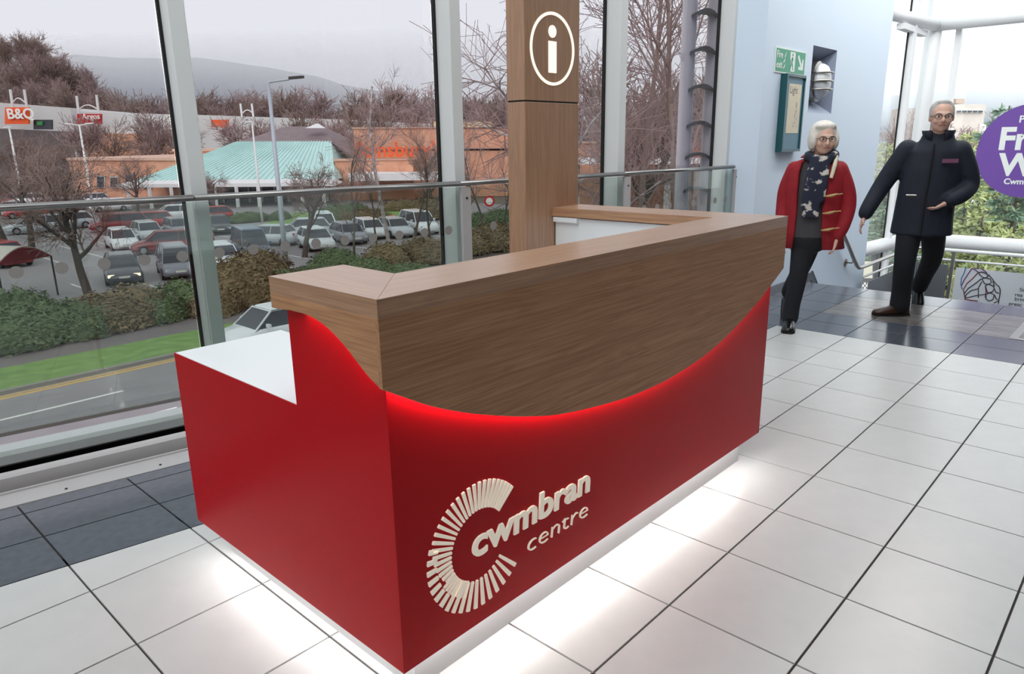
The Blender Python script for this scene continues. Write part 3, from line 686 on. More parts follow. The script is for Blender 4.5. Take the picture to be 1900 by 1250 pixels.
mb.build('symbol_ring', M_sign, up)
MB().tube([(ix-.003, iy-.004, iz+.076), (ix-.003, iy-.0002, iz+.076)], .027, 28).build('symbol_dot', M_sign, up)
MB().box((ix-.03, iy-.004, iz-.104), (ix+.025, iy-.0002, iz+.034)).build('symbol_bar', M_sign, up)
# ================================================================== two people walking up to the desk
M_skin = mat('warm_skin', (228, 184, 164), .55, var=.06, vscale=30); M_hairw = mat('white_hair', (224, 218, 208), .7, bump=.5, bscale=120, stretch=(1, 1, .15)); M_hairg = mat('grey_hair', (186, 182, 178), .7, bump=.5, bscale=120, stretch=(1, 1, .2))
M_redcoat = mat('red_wool', (150, 18, 32), .8, var=.15, vscale=20, bump=.15, bscale=90); M_navy = mat('navy_jacket', (26, 32, 48), .75, var=.2, vscale=14, bump=.1, bscale=60); M_black = mat('black_trousers', (24, 25, 32), .85, bump=.1, bscale=40)
M_knit = mat('charcoal_knit', (66, 64, 68), .9, bump=.2, bscale=120); M_shoe = mat('black_leather', (22, 20, 20), .25); M_bshoe = mat('brown_leather', (66, 40, 30), .3); M_horn = mat('horn_toggle', (190, 160, 104), .4)
M_eye = mat('eye_white', (232, 228, 222), .3); M_iris = mat('dark_iris', (48, 40, 36), .3); M_lip = mat('lip_tone', (176, 108, 100), .6); M_lens = mat('spectacle_frame', (70, 62, 60), .4)
M_scarf = mat('patterned_scarf', (206, 200, 190), .85, col2=(34, 38, 58), vscale=16)
for m_ in (M_scarf,):
    r_ = [n for n in m_.node_tree.nodes if n.type == 'VALTORGB'][0]; r_.color_ramp.elements[0].position = .55; r_.color_ramp.elements[1].position = .60

def limb(mb, pts, rad, n=14, ends=(1, 1)):                              # round limb along joints; rad = (side, depth) or one number
    P = spline(pts, 5); k = len(pts)-1; R_ = []
    for i in range(len(P)):
        f = min(i/5, k); j = min(int(f), k-1); t = f-j; a, b = rad[j], rad[j+1]
        a = a if hasattr(a, '__len__') else (a, a); b = b if hasattr(b, '__len__') else (b, b)
        R_.append((a[0]+(b[0]-a[0])*t, a[1]+(b[1]-a[1])*t))
    rs = []
    for i, p in enumerate(P):
        t = (P[min(i+1, len(P)-1)]-P[max(i-1, 0)]).normalized(); sx = Vector((1, 0, 0)); sx = (sx-t*sx.dot(t))
        sx = sx.normalized() if sx.length > .2 else Vector((0, 1, 0)); sy = t.cross(sx)
        rs.append([p+sx*(R_[i][0]*math.cos(2*math.pi*q/n))+sy*(R_[i][1]*math.sin(2*math.pi*q/n)) for q in range(n)])
    mb.rings(rs)
    if ends[0]: mb.ell(P[0], (R_[0][0], R_[0][1], min(R_[0])), 12, 8)
    if ends[1]: mb.ell(P[-1], (R_[-1][0], R_[-1][1], min(R_[-1])), 12, 8)
def fuse(mb, name, m, parent, vox=.012, it=3):             # welds overlapping volumes into one continuous skin
    me = mb.mesh(name, m); o = bpy.data.objects.new(name, me); COL.objects.link(o)
    md = o.modifiers.new('weld', 'REMESH'); md.mode = 'VOXEL'; md.voxel_size = vox; md.use_smooth_shade = True
    sm_ = o.modifiers.new('soften', 'SMOOTH'); sm_.factor = .5; sm_.iterations = it
    dg = bpy.context.evaluated_depsgraph_get(); me2 = bpy.data.meshes.new_from_object(o.evaluated_get(dg)); bpy.data.objects.remove(o)
    me2.name = name; me2.materials.clear(); me2.materials.append(m); me2.polygons.foreach_set('use_smooth', [True]*len(me2.polygons))
    r = bpy.data.objects.new(name, me2); COL.objects.link(r); r.parent = parent; return r
def hand(mb, wrist, palm_dir, side, curl=.5):              # palm, four unequal fingers and a thumb; palm_dir points along the hand
    d = Vector(palm_dir).normalized(); s = Vector(side).normalized(); s = (s-d*s.dot(d)).normalized(); nrm = d.cross(s); w = Vector(wrist)
    c = w+d*.05
    rs = []
    for k, (t, hw, hd) in enumerate(((0, .024, .018), (.03, .034, .017), (.065, .041, .015), (.085, .040, .013))):
        p = w+d*t; rs.append([p+s*(hw*math.cos(a))+nrm*(hd*math.sin(a)) for a in [2*math.pi*q/10 for q in range(10)]])
    mb.rings(rs)
    for k, (off, ln) in enumerate(((-.030, .058), (-.010, .070), (.011, .066), (.030, .050))):
        b = w+d*.080+s*off; p1 = b+d*ln*.45+nrm*(.006*curl); p2 = p1+(d*(1-.55*curl)+nrm*(.8*curl)).normalized()*ln*.33; p3 = p2+(d*(1-.95*curl)+nrm*(1.2*curl)).normalized()*ln*.27
        mb.tube([b, p1, p2, p3], [.0095, .0090, .0082, .0065], 7)
    b = w+d*.025-s*.028; mb.tube([b, b+(d*.6-s*.7+nrm*.2).normalized()*.035, b+(d*.6-s*.7+nrm*.2).normalized()*.035+(d+nrm*.3).normalized()*.03], [.013, .011, .008], 7)
def head(t, c, h, yaw, skin, hairm, long_hair):
    # c = centre of the head, h = head height; faces -y turned by yaw
    Rz = Matrix.Rotation(yaw, 3, 'Z'); w = h*.36; L_ = lambda x, y, z: Vector(c)+Rz @ Vector((x*h, y*h, z*h))
    mb = MB(); mb.ell(L_(0, .03, .10), (h*.335, h*.40, h*.40), 16, 12, Rz); mb.ell(L_(0, -.09, -.20), (h*.265, h*.29, h*.30), 14, 10, Rz); mb.ell(L_(0, -.20, -.38), (h*.13, h*.12, h*.10), 10, 8, Rz)
    mb.tube([L_(0, -.375, .02), L_(0, -.44, -.08), L_(0, -.455, -.135), L_(0, -.37, -.17)], [h*.035, h*.05, h*.062, h*.04], 8); mb.ell(L_(.055, -.385, -.15), (h*.04, h*.04, h*.03), 8, 6); mb.ell(L_(-.055, -.385, -.15), (h*.04, h*.04, h*.03), 8, 6)
    mb.ell(L_(0, -.345, .07), (h*.22, h*.07, h*.05), 12, 8, Rz)
    for s in (-1, 1): mb.ell(L_(s*.335, .02, -.04), (h*.035, h*.075, h*.125), 8, 8, Rz); mb.ell(L_(s*.17, -.30, -.13), (h*.11, h*.10, h*.10), 8, 8, Rz)
    return mb, L_, Rz
def face(t, L_, Rz, h, glasses=True):
    for s in (-1, 1):
        MB().ell(L_(s*.135, -.345, 0), (h*.058, h*.035, h*.032), 10, 8, Rz).build('eye', M_eye, t, local=True, smooth=True); MB().ell(L_(s*.135, -.373, 0), (h*.026, h*.014, h*.027), 8, 6, Rz).build('iris', M_iris, t, local=True, smooth=True)
        MB().tube([L_(s*.06, -.385, .085), L_(s*.14, -.385, .10), L_(s*.22, -.34, .08)], h*.014, 6).build('eyebrow', M_hairg, t, local=True)
    MB().tube([L_(-.12, -.345, -.275), L_(-.05, -.385, -.262), L_(0, -.392, -.268), L_(.05, -.385, -.262), L_(.12, -.345, -.275)], [h*.008, h*.015, h*.014, h*.015, h*.008], 8).build('mouth', M_lip, t, local=True, smooth=True)
    if glasses:
        mb = MB()
        for s in (-1, 1): mb.tube([L_(s*.14+.105*math.cos(a), -.415, -.005+.075*math.sin(a)) for a in [2*math.pi*k/14 for k in range(15)]], h*.010, 5, cap=False)
        mb.tube([L_(-.04, -.42, .01), L_(.04, -.42, .01)], h*.010, 5); mb.tube([L_(.245, -.41, .01), L_(.345, .0, .02)], h*.010, 5); mb.tube([L_(-.245, -.41, .01), L_(-.345, .0, .02)], h*.010, 5)
        mb.build('spectacles', M_lens, t, local=True)
def hair(t, L_, Rz, h, m, full):
    mb = MB(); mb.ell(L_(0, .095 if full else .10, .19 if full else .19), (h*(.43 if full else .365), h*(.41 if full else .40), h*(.40 if full else .35)), 18, 12, Rz)
    if full:
        for s in (-1, 1): mb.ell(L_(s*.34, .03, -.03), (h*.13, h*.28, h*.33), 12, 10, Rz)
        mb.ell(L_(0, .30, -.08), (h*.30, h*.18, h*.32), 12, 10, Rz); mb.ell(L_(-.12, -.20, .38), (h*.22, h*.14, h*.10), 12, 8, Rz, ); mb.ell(L_(.14, -.19, .39), (h*.18, h*.13, h*.10), 12, 8, Rz)
    else:
        for s in (-1, 1): mb.ell(L_(s*.31, .06, .06), (h*.05, h*.20, h*.17), 10, 8, Rz)
        mb.ell(L_(0, .28, -.05), (h*.27, h*.15, h*.25), 12, 10, Rz); mb.ell(L_(0, -.10, .44), (h*.22, h*.16, h*.07), 12, 8, Rz)
    return fuse(mb, 'hair', m, t, .010, 4)
def shoe(t, ankle, toe_dir, m, ln=.26, name='shoe'):
    a = Vector(ankle); d = Vector((toe_dir[0], toe_dir[1], 0)).normalized(); s = Vector((-d.y, d.x, 0)); rs = []
    for x, w, h0, h1 in ((-.075, .026, .0, .06), (-.065, .036, 0, .085), (-.02, .040, 0, .095), (.04, .042, 0, .080), (.09, .048, 0, .055), (.14, .047, 0, .042), (.175, .036, .004, .034), (.19, .014, .010, .024)):
        k = ln/.265; p = a+d*x*k; p.z = a.z; rs.append([p+s*(w*c_)+Vector((0, 0, h0+(h1-h0)*q)) for c_, q in ((-.92, 0), (-1, .3), (-.8, .75), (-.3, 1), (.3, 1), (.8, .75), (1, .3), (.92, 0))])
    o = MB().rings(rs).build(name, m, t, local=True, smooth=True)
    rs2 = []
    for x, w in ((-.078, .03), (-.03, .042), (.09, .050), (.15, .049), (.185, .030)):
        p = a+d*x*(ln/.265); rs2.append([(p.x+s.x*w*q, p.y+s.y*w*q, a.z+z) for q, z in ((-1, -.012), (1, -.012), (1, .004), (-1, .004))])
    MB().rings(rs2).build('sole', M_gasket, o, local=True)
    return o

# local axes of a person: x to the picture's right, -y towards the camera, z up
def person(label, loc, face_cam):
    d = Vector((CAM.x-loc[0], CAM.y-loc[1])); rz = math.atan2(d.y, d.x)+math.pi/2+face_cam
    return thing('person', label, 'person', loc, rz)

# ---- woman in the red duffle coat: weight on her forward leg, the other just leaving the floor behind her
w = person('person in a red duffle coat and patterned scarf walking past the desk end', (4.46, .86, 0), 0.0)
HS = .225; hc = (.13, -.02, 1.405)
b, L_, Rz = head(w, hc, HS, .28, M_skin, M_hairw, True)
limb(b, [(.13, .0, 1.33), (.125, .01, 1.24)], [.05, .058]); limb(b, [(.115, .02, 1.19), (.10, .02, 1.05), (.09, .02, .85), (.09, .02, .74)], [(.13, .07), (.14, .09), (.14, .10), (.15, .105)])
limb(b, [(.06, .0, .76), (.035, -.03, .44), (.01, .0, .09)], [.072, .05, .034]); limb(b, [(.13, .03, .76), (.06, .13, .45), (-.005, .40, .22)], [.066, .045, .032])
limb(b, [(-.045, .02, 1.185), (-.09, .03, 1.05), (-.10, .02, .93), (-.10, -.03, .80), (-.09, -.05, .72)], [.04, .038, .034, .03, .024]); limb(b, [(.255, .02, 1.185), (.315, .02, 1.05), (.335, .01, .93), (.31, -.04, .80), (.28, -.06, .72)], [.04, .038, .034, .03, .024])
hand(b, (-.09, -.055, .725), (.05, -.12, -1), (0, 1, 0), .55); hand(b, (.28, -.065, .725), (-.15, -.15, -1), (0, -1, 0), .55)
fuse(b, 'body', M_skin, w, .0085, 2); face(w, L_, Rz, HS); hair(w, L_, Rz, HS, M_hairw, True)
# knit top
b = MB(); limb(b, [(.12, .01, 1.22), (.10, .01, 1.05), (.09, .01, .86), (.085, .01, .70)], [(.14, .09), (.155, .115), (.155, .12), (.165, .125)], 14, (1, 0)); fuse(b, 'knit_top', M_knit, w, .012)
# coat: two front edges hanging open, back and sleeves
def open_coat(front_gap, rings_, m, t, thick=.02, n=22):
    rs = []
    for (cx_, cy_, z, rx, ry, gl, gr) in rings_:
        outer = []; inner = []
        for k in range(n+1):
            a = -math.pi/2+gr+(2*math.pi-gl-gr)*k/n; rr = 1+.015*math.sin(7*a+z*9); outer.append((cx_+rx*rr*math.cos(a), cy_+ry*rr*math.sin(a), z)); inner.append((cx_+(rx-thick)*math.cos(a), cy_+(ry-thick)*math.sin(a), z))
        rs.append(outer+list(reversed(inner)))
    return rs
rs = open_coat(0, [(.10, .02, 1.275, .075, .075, .9, .8), (.105, .02, 1.245, .16, .10, .75, .6), (.105, .02, 1.18, .205, .125, .65, .42), (.10, .02, 1.05, .205, .14, .62, .36), (.10, .02, .90, .20, .145, .60, .34), (.105, .02, .76, .215, .155, .60, .34), (.11, .02, .63, .235, .165, .62, .36)], M_redcoat, w)
coat = MB().rings(rs).build('coat', M_redcoat, w, local=True, smooth=True)
b = MB(); limb(b, [(-.04, .02, 1.19), (-.09, .03, 1.05), (-.10, .02, .93), (-.10, -.03, .80), (-.09, -.05, .735)], [.066, .060, .056, .052, .050]); fuse(b, 'sleeve', M_redcoat, coat, .012)
b = MB(); limb(b, [(.25, .02, 1.19), (.315, .02, 1.05), (.335, .01, .93), (.31, -.04, .80), (.28, -.06, .735)], [.066, .060, .056, .052, .050]); fuse(b, 'sleeve', M_redcoat, coat, .012)
MB().rings([[(.105+rx*math.cos(a), .03+ry*math.sin(a), z) for a in [-.6+k*4.34/14 for k in range(15)]]+[(.105+(rx-.015)*math.cos(a), .03+(ry-.015)*math.sin(a), z) for a in [-.6+(14-k)*4.34/14 for k in range(15)]] for rx, ry, z in ((.09, .085, 1.26), (.105, .095, 1.295), (.12, .10, 1.275))]).build('collar', M_redcoat, coat, local=True, smooth=True)
for z in (1.02, .90, .78):
    MB().tube([(.175, -.148, z-.006), (.215, -.150, z), (.25, -.138, z+.010)], [.006, .010, .006], 8).build('toggle', M_horn, coat, local=True, smooth=True); MB().tube([(.165, -.143, z-.006), (.285, -.120, z+.012)], .004, 5).build('toggle_loop', M_horn, coat, local=True)
# scarf
b = MB(); limb(b, [(.04, -.06, 1.285), (.12, -.085, 1.26), (.20, -.05, 1.285), (.205, .05, 1.30), (.13, .10, 1.30), (.05, .05, 1.30), (.04, -.05, 1.285)], [.034]*7, 10); limb(b, [(.10, -.10, 1.25), (.085, -.128, 1.12), (.08, -.138, .98), (.085, -.138, .87)], [(.05, .022), (.062, .02), (.066, .018), (.06, .014)], 12); limb(b, [(.15, -.095, 1.25), (.14, -.128, 1.10), (.135, -.138, .98)], [(.04, .02), (.045, .018), (.04, .014)], 12)
fuse(b, 'scarf', M_scarf, w, .010, 2)
MB().tube([(.225, -.055, 1.29), (.215, -.10, 1.22), (.20, -.125, 1.14)], [.012, .014, .012], 8).build('coat_lining_edge', mat('cream_lining', (226, 216, 190), .8), w, local=True)
# trousers, shoes
b = MB(); limb(b, [(.085, .01, .78), (.085, .01, .70)], [(.155, .12), (.16, .125)]); limb(b, [(.06, .0, .74), (.045, -.03, .44), (.02, .0, .20), (.012, .0, .085)], [.088, .068, .060, .062]); limb(b, [(.125, .02, .74), (.06, .13, .45), (.0, .36, .27), (-.015, .43, .20)], [.085, .066, .056, .058]); fuse(b, 'trousers', M_black, w, .012)
shoe(w, (.012, -.02, .012), (-.05, -1), M_shoe, .24); sh_ = shoe(w, (0, 0, 0), (0, -1), M_shoe, .24); sh_.location = (-.02, .47, .10); sh_.rotation_euler = (.75, 0, .1)

# ---- man in the navy jacket: striding, one hand in his pocket, the other arm swinging
m1 = person('person in a navy jacket and black trousers striding in from the stairs', (5.42, .36, 0), 0.0)
HS = .235; hc = (.14, -.02, 1.555)
b, L_, Rz = head(m1, hc, HS, .12, M_skin, M_hairg, False)
limb(b, [(.14, .0, 1.47), (.135, .015, 1.38)], [.058, .066]); limb(b, [(.135, .02, 1.31), (.12, .02, 1.15), (.10, .02, .92), (.10, .02, .80)], [(.15, .08), (.17, .105), (.165, .115), (.165, .12)])
limb(b, [(.03, .0, .84), (.015, -.06, .48), (.02, .02, .09)], [.085, .06, .042]); limb(b, [(.18, .02, .84), (.215, .28, .47), (.16, .60, .16)], [.08, .055, .040])
limb(b, [(-.08, .02, 1.31), (-.20, .03, 1.04), (-.30, -.06, .80)], [.055, .046, .032]); limb(b, [(.30, .02, 1.30), (.36, .04, 1.16), (.385, .05, 1.05), (.33, -.05, .975), (.25, -.11, .93)], [.05, .048, .044, .036, .030])
hand(b, (-.305, -.065, .80), (-.22, -.18, -1), (0, 1, 0), .5); hand(b, (.255, -.11, .93), (-.8, -.25, -.5), (.2, -.9, .3), .7)
fuse(b, 'body', M_skin, m1, .0085, 2); face(m1, L_, Rz, HS); hair(m1, L_, Rz, HS, M_hairg, False)
b = MB(); limb(b, [(.135, .02, 1.385), (.135, .02, 1.30), (.125, .02, 1.15), (.11, .02, .95), (.105, .02, .80), (.105, .02, .665)], [(.12, .09), (.19, .125), (.205, .145), (.205, .15), (.21, .15), (.22, .155)], 18, (1, 0))
limb(b, [(-.06, .02, 1.315), (-.155, .03, 1.14), (-.225, .02, 1.00), (-.285, -.04, .865), (-.30, -.055, .825)], [.078, .074, .068, .060, .056]); limb(b, [(.29, .02, 1.305), (.36, .04, 1.16), (.385, .05, 1.05), (.335, -.045, .98), (.27, -.10, .945)], [.080, .074, .070, .064, .056])
jk = fuse(b, 'jacket', M_navy, m1, .012, 3)
MB().rings([[(.135+rx*math.cos(a), .015+ry*math.sin(a), z) for a in [-1.15+k*5.44/18-.0 for k in range(19)]]+[(.135+(rx-.014)*math.cos(a), .015+(ry-.014)*math.sin(a), z) for a in [-1.15+(18-k)*5.44/18 for k in range(19)]] for rx, ry, z in ((.10, .09, 1.37), (.105, .095, 1.42), (.115, .10, 1.455))]).build('collar', M_navy, jk, local=True, smooth=True)
MB().tube([(.115, -.132, 1.36), (.11, -.142, 1.15), (.10, -.146, .95), (.10, -.146, .68)], .006, 6).build('zip', M_gasket, jk, local=True)
for z, x0, x1 in ((1.22, .18, .285),): MB().box((x0, -.145, z), (x1, -.128, z+.028)).build('chest_badge', mat('pink_badge', (120, 70, 96), .7), jk, local=True)
MB().tube([(-.03, -.155, .98), (.04, -.163, .98)], .006, 6).build('pocket_zip', M_steel, jk, local=True)
b = MB(); limb(b, [(.105, .02, .86), (.105, .02, .76)], [(.17, .12), (.175, .125)]); limb(b, [(.03, .01, .80), (.02, -.05, .48), (.025, .01, .22), (.025, .02, .085)], [.102, .080, .074, .078]); limb(b, [(.175, .02, .80), (.215, .28, .475), (.185, .47, .28), (.16, .615, .145)], [.100, .080, .068, .066]); fuse(b, 'trousers', M_black, m1, .012)
shoe(m1, (.02, .015, .012), (-.95, -.45), M_bshoe, .285); sh_ = shoe(m1, (0, 0, 0), (0, -1), M_shoe, .28); sh_.location = (.155, .665, .075); sh_.rotation_euler = (.62, 0, .1)
# ================================================================== outside
M_asph = mat('wet_asphalt', (150, 144, 146), 0.6, spec=0.25, var=0.16, vscale=0.9, bump=0.05, bscale=9)
M_path = mat('tarmac_path', (124, 114, 114), 0.7, var=0.12, vscale=1.2)
M_grass = mat('lawn_grass', (128, 160, 84), 0.8, col2=(100, 132, 66), vscale=2.4, bump=0.4, bscale=22)
M_soil = mat('bark_soil', (96, 82, 72), 0.9, var=0.25, vscale=3)
M_field = mat('rough_ground', (112, 104, 92), 0.9, col2=(94, 92, 76), vscale=0.05)
M_yline = mat('yellow_road_paint', (222, 176, 84), 0.6); M_wline = mat('white_road_paint', (232, 230, 222), 0.6)
M_kerb = mat('concrete_kerb', (142, 136, 130), 0.8)
M_tw1 = mat('grey_brown_bark', (142, 122, 114), 0.85, objvar=0.12); M_tw2 = mat('purple_brown_twigs', (158, 134, 132), 0.85, objvar=0.12)
M_birch = mat('birch_bark', (206, 198, 194), 0.7, col2=(120, 108, 104), vscale=3.0); M_trk = mat('dark_trunk_bark', (92, 84, 76), 0.9, var=.3, vscale=6)
M_hb = mat('brown_hedge_leaf', (138, 118, 88), 0.75, col2=(104, 92, 64), vscale=3, objvar=0.12); M_hg = mat('green_hedge_leaf', (112, 130, 88), 0.7, col2=(78, 94, 64), vscale=3, objvar=0.12)
M_brick = mat('orange_brick', (222, 168, 138), 0.85, col2=(204, 146, 118), vscale=0.8); M_brickd = mat('brick_coping', (206, 170, 150), 0.8)
M_copper = mat('green_metal_roof', (188, 222, 216), 0.5, var=0.12, vscale=0.4); M_slate = mat('slate_roof', (132, 116, 118), 0.7, var=0.2, vscale=1.2)
M_bwhite = mat('white_cladding', (224, 224, 222), 0.6, var=0.06, vscale=0.2)
M_wglass = mat('dark_window_glass', (58, 62, 70), 0.15); M_bframe = mat('window_frame_white', (214, 214, 210), 0.5)
M_orange = mat('orange_sign', (238, 92, 34), 0.5); M_redsign = mat('red_sign', (186, 44, 46), 0.5); M_signw = mat('sign_lettering_white', (236, 232, 226), 0.5)
M_post = mat('galvanised_post', (176, 182, 190), 0.5, metal=0.3); M_postw = mat('white_lamp_post', (226, 226, 224), 0.5)
def Zs(p, z): return (p[0], p[1], z)

# ---- ground, road, verge, path, beds, car park
struct(MB().box((-700, 6, ZG-.6), (1300, 1500, ZG-.06)).build('ground', M_field), 'rough brown ground stretching away outside', 'ground')
def strip(name, y0, y1, z, m, label, cat, x0=-90, x1=140): return struct(MB().box((x0, y0, ZG-.3), (x1, y1, z)).build(name, m), label, cat)
road = strip('road', 7, 23.3, ZG, M_asph, 'wet grey road below the windows', 'road')
for k in range(-6, 12):
    x = 2.85+k*6.0; MB().box((x, 20.84, ZG), (x+3.1, 20.96, ZG+.006)).build('white_dash', M_wline, road)
    x = 4.3+k*6.0; MB().box((x, 18.2, ZG), (x+2.1, 18.3, ZG+.006)).build('white_dash', M_wline, road)
MB().box((-90, 22.80, ZG), (140, 22.93, ZG+.006)).build('yellow_line', M_yline, road)
MB().box((-90, 23.05, ZG), (140, 23.15, ZG+.006)).build('yellow_line', M_yline, road)
struct(MB().box((-90, 23.3, ZG-.3), (140, 23.5, ZG+.10)).build('kerb', M_kerb), 'pale kerb between road and grass verge', 'kerb')
strip('grass_verge', 23.5, 26.1, ZG+.09, M_grass, 'strip of bright lawn beside the road', 'verge')
strip('footpath', 26.1, 28.5, ZG+.06, M_path, 'dark tarmac path behind the grass verge', 'path')
strip('shrub_bed', 28.5, 36.3, ZG+.05, M_soil, 'planted soil bed between path and car park', 'bed')
lot = strip('car_park', 36.3, 80.0, ZG+.02, M_asph, 'wet car park behind the hedges', 'car park', x1=60)
for k in range(-3, 13): MB().box((10.6+2.55*k, 36.6, ZG+.02), (10.7+2.55*k, 41.4, ZG+.026)).build('bay_line', M_wline, lot)
for k in range(0, 9): MB().box((12.6+2.6*k, 50.4, ZG+.02), (12.7+2.6*k, 59.5, ZG+.026)).build('bay_line', M_wline, lot)
strip('forecourt', 80, 100, ZG+.03, M_path, 'paved forecourt in front of the supermarket', 'forecourt', x1=110)
isl = struct(MB().prism([(30, 58, ZG), (41, 50, ZG), (52, 55, ZG), (40, 68, ZG)], (0, 0, .14)).build('planting_island', M_grass), 'kerbed green island in the car park', 'island')

# ---- foliage, trees
def leaf_blob(seed, rx, ry, rz, n, ls, m, name):
    R = random.Random(seed); mb = MB()
    nu, nv = 14, 8; vs = []; ph = [R.uniform(0, 6.28) for _ in range(6)]
    def rad(a, e): return 0.86+.07*math.sin(3*a+ph[0])*math.cos(2*e+ph[1])+.06*math.sin(5*a+ph[2]+2*e)+.05*math.sin(7*a+ph[3])*math.sin(4*e)
    def pt(a, e, k=1.0): r = rad(a, e)*k; return Vector((rx*r*math.cos(e)*math.cos(a), ry*r*math.cos(e)*math.sin(a), rz*r*math.sin(e)))
    o = 0
    for j in range(nv+1):
        for i in range(nu): vs.append(pt(2*math.pi*i/nu, (math.pi/2)*j/nv*.999, .93))
    fs = [(j*nu+i, j*nu+(i+1) % nu, (j+1)*nu+(i+1) % nu, (j+1)*nu+i) for j in range(nv) for i in range(nu)]
    mb.add(vs, fs)
    for _ in range(n):
        a = R.uniform(0, 6.283); e = math.asin(R.random()); p = pt(a, e, R.uniform(.90, 1.06)); nn = p.normalized()
        t = nn.orthogonal().normalized(); t = Matrix.Rotation(R.uniform(0, 6.28), 3, nn) @ t; b = nn.cross(t); t = (t+nn*R.uniform(-.7, .9)).normalized()
        s = ls*R.uniform(.6, 1.3); mb.add([p-b*s*.45, p+t*s*.5-b*s*.1+nn*s*.1, p+t*s*1.3, p+t*s*.5+b*s*.5], [(0, 1, 2, 3)])
    return mb.mesh(name, m)
HM = {}
for k, (m, sd) in enumerate(((M_hb, 1), (M_hg, 2), (M_hb, 3), (M_hg, 4))): HM[k] = leaf_blob(sd, 1, 1, 1, 2600, .085, m, 'shrub_foliage')
def shrub(px, py, w, d, h, kind, label, rz=0.0, group=None, z=ZG+.05, pos=None):
    p = Vector((*pos, 0)) if pos else gnd(px, py)
    t = thing('shrub', label, 'shrub', (p.x, p.y, z), rz, group)
    f = ob('foliage', HM[kind], t, (0, 0, h*.06)); f.scale = (w, d, h*.94)
    mb = MB()
    for k in range(5):
        a = k*1.257; mb.tube([(0, 0, -.03), (.45*w*math.cos(a), .45*d*math.sin(a), h*.5)], [.03, .012], 4)
    mb.build('stems', M_trk, t, local=True)
    return t
def grow(R, mbs, p, d, ln, r, lv, maxlv, up, nch, spread, minr, lf=1.0):
    nseg = 4 if lv < 2 else (3 if lv < maxlv else 2); pts = [p]; rs = [r]; q = p.copy(); dd = d.copy()
    for k in range(nseg):
        dd = (dd + Vector((R.gauss(0, .13), R.gauss(0, .13), R.gauss(0, .10)+up*.10))).normalized()
        q = q+dd*(ln/nseg); pts.append(q.copy()); rs.append(max(minr, r*(1-(k+1)/nseg*(.72 if lv else .6))))
    mbs[0 if lv < 2 else 1].tube(pts, rs, 6 if lv == 0 else (4 if lv == 1 else 3), cap=False)
    if lv >= maxlv: return
    for c in range(nch[lv]):
        t = R.uniform(.30 if lv == 0 else .18, 1.0); f = t*nseg; i = min(int(f), nseg-1); b = pts[i].lerp(pts[i+1], f-i)
        ax = (pts[i+1]-pts[i]).normalized(); o = ax.orthogonal().normalized(); o = Matrix.Rotation(R.uniform(0, 6.283), 3, ax) @ o
        an = math.radians(R.uniform(*spread)); nd = (ax*math.cos(an)+o*math.sin(an)).normalized()
        grow(R, mbs, b, nd, ln*R.uniform(.42, .66)*((1.1-.35*t)*lf if lv == 0 else 1), max(minr, rs[i]*R.uniform(.45, .62)), lv+1, maxlv, up, nch, spread, minr, lf)
def tree_meshes(seed, h, r, nch, maxlv, up, spread, minr, mt, mtw, lean=(0, 0), frac=.62, lf=1.0):
    R = random.Random(seed); a, b = MB(), MB()
    grow(R, (a, b), Vector((0, 0, -.05)), Vector((lean[0], lean[1], 1)).normalized(), h*frac, r, 0, maxlv, up, nch, spread, minr, lf)
    return a.mesh('tree_trunk', mt, True), b.mesh('tree_twigs', mtw)
def tree(name, label, loc, tm, s=1.0, rz=0.0, group=None):
    t = thing(name, label, 'tree', loc, rz, group)
    a = ob('trunk', tm[0], t); b = ob('branches', tm[1], t); a.scale = b.scale = (s, s, s)
    return t
TM_near = [tree_meshes(11+k, 8.5, .20, (9, 7, 6, 5), 4, .35, (28, 62), .0085, M_trk, M_tw1, frac=.55) for k in range(3)]
TM_sap = [tree_meshes(31+k, 8.0, .085, (8, 6, 5), 3, .75, (18, 42), .0065, M_trk, M_tw1, frac=.75, lf=.75) for k in range(3)]
TM_birch = [tree_meshes(51+k, 13, .16, (12, 7, 6), 3, .45, (24, 52), .014, M_birch, M_tw2, frac=.86, lf=.42) for k in range(2)]
TM_far = [tree_meshes(71+k, 15, .24, (11, 8, 7), 3, .45, (22, 52), .045, M_tw1, (M_tw2, M_tw1)[k % 2], frac=.66) for k in range(5)]

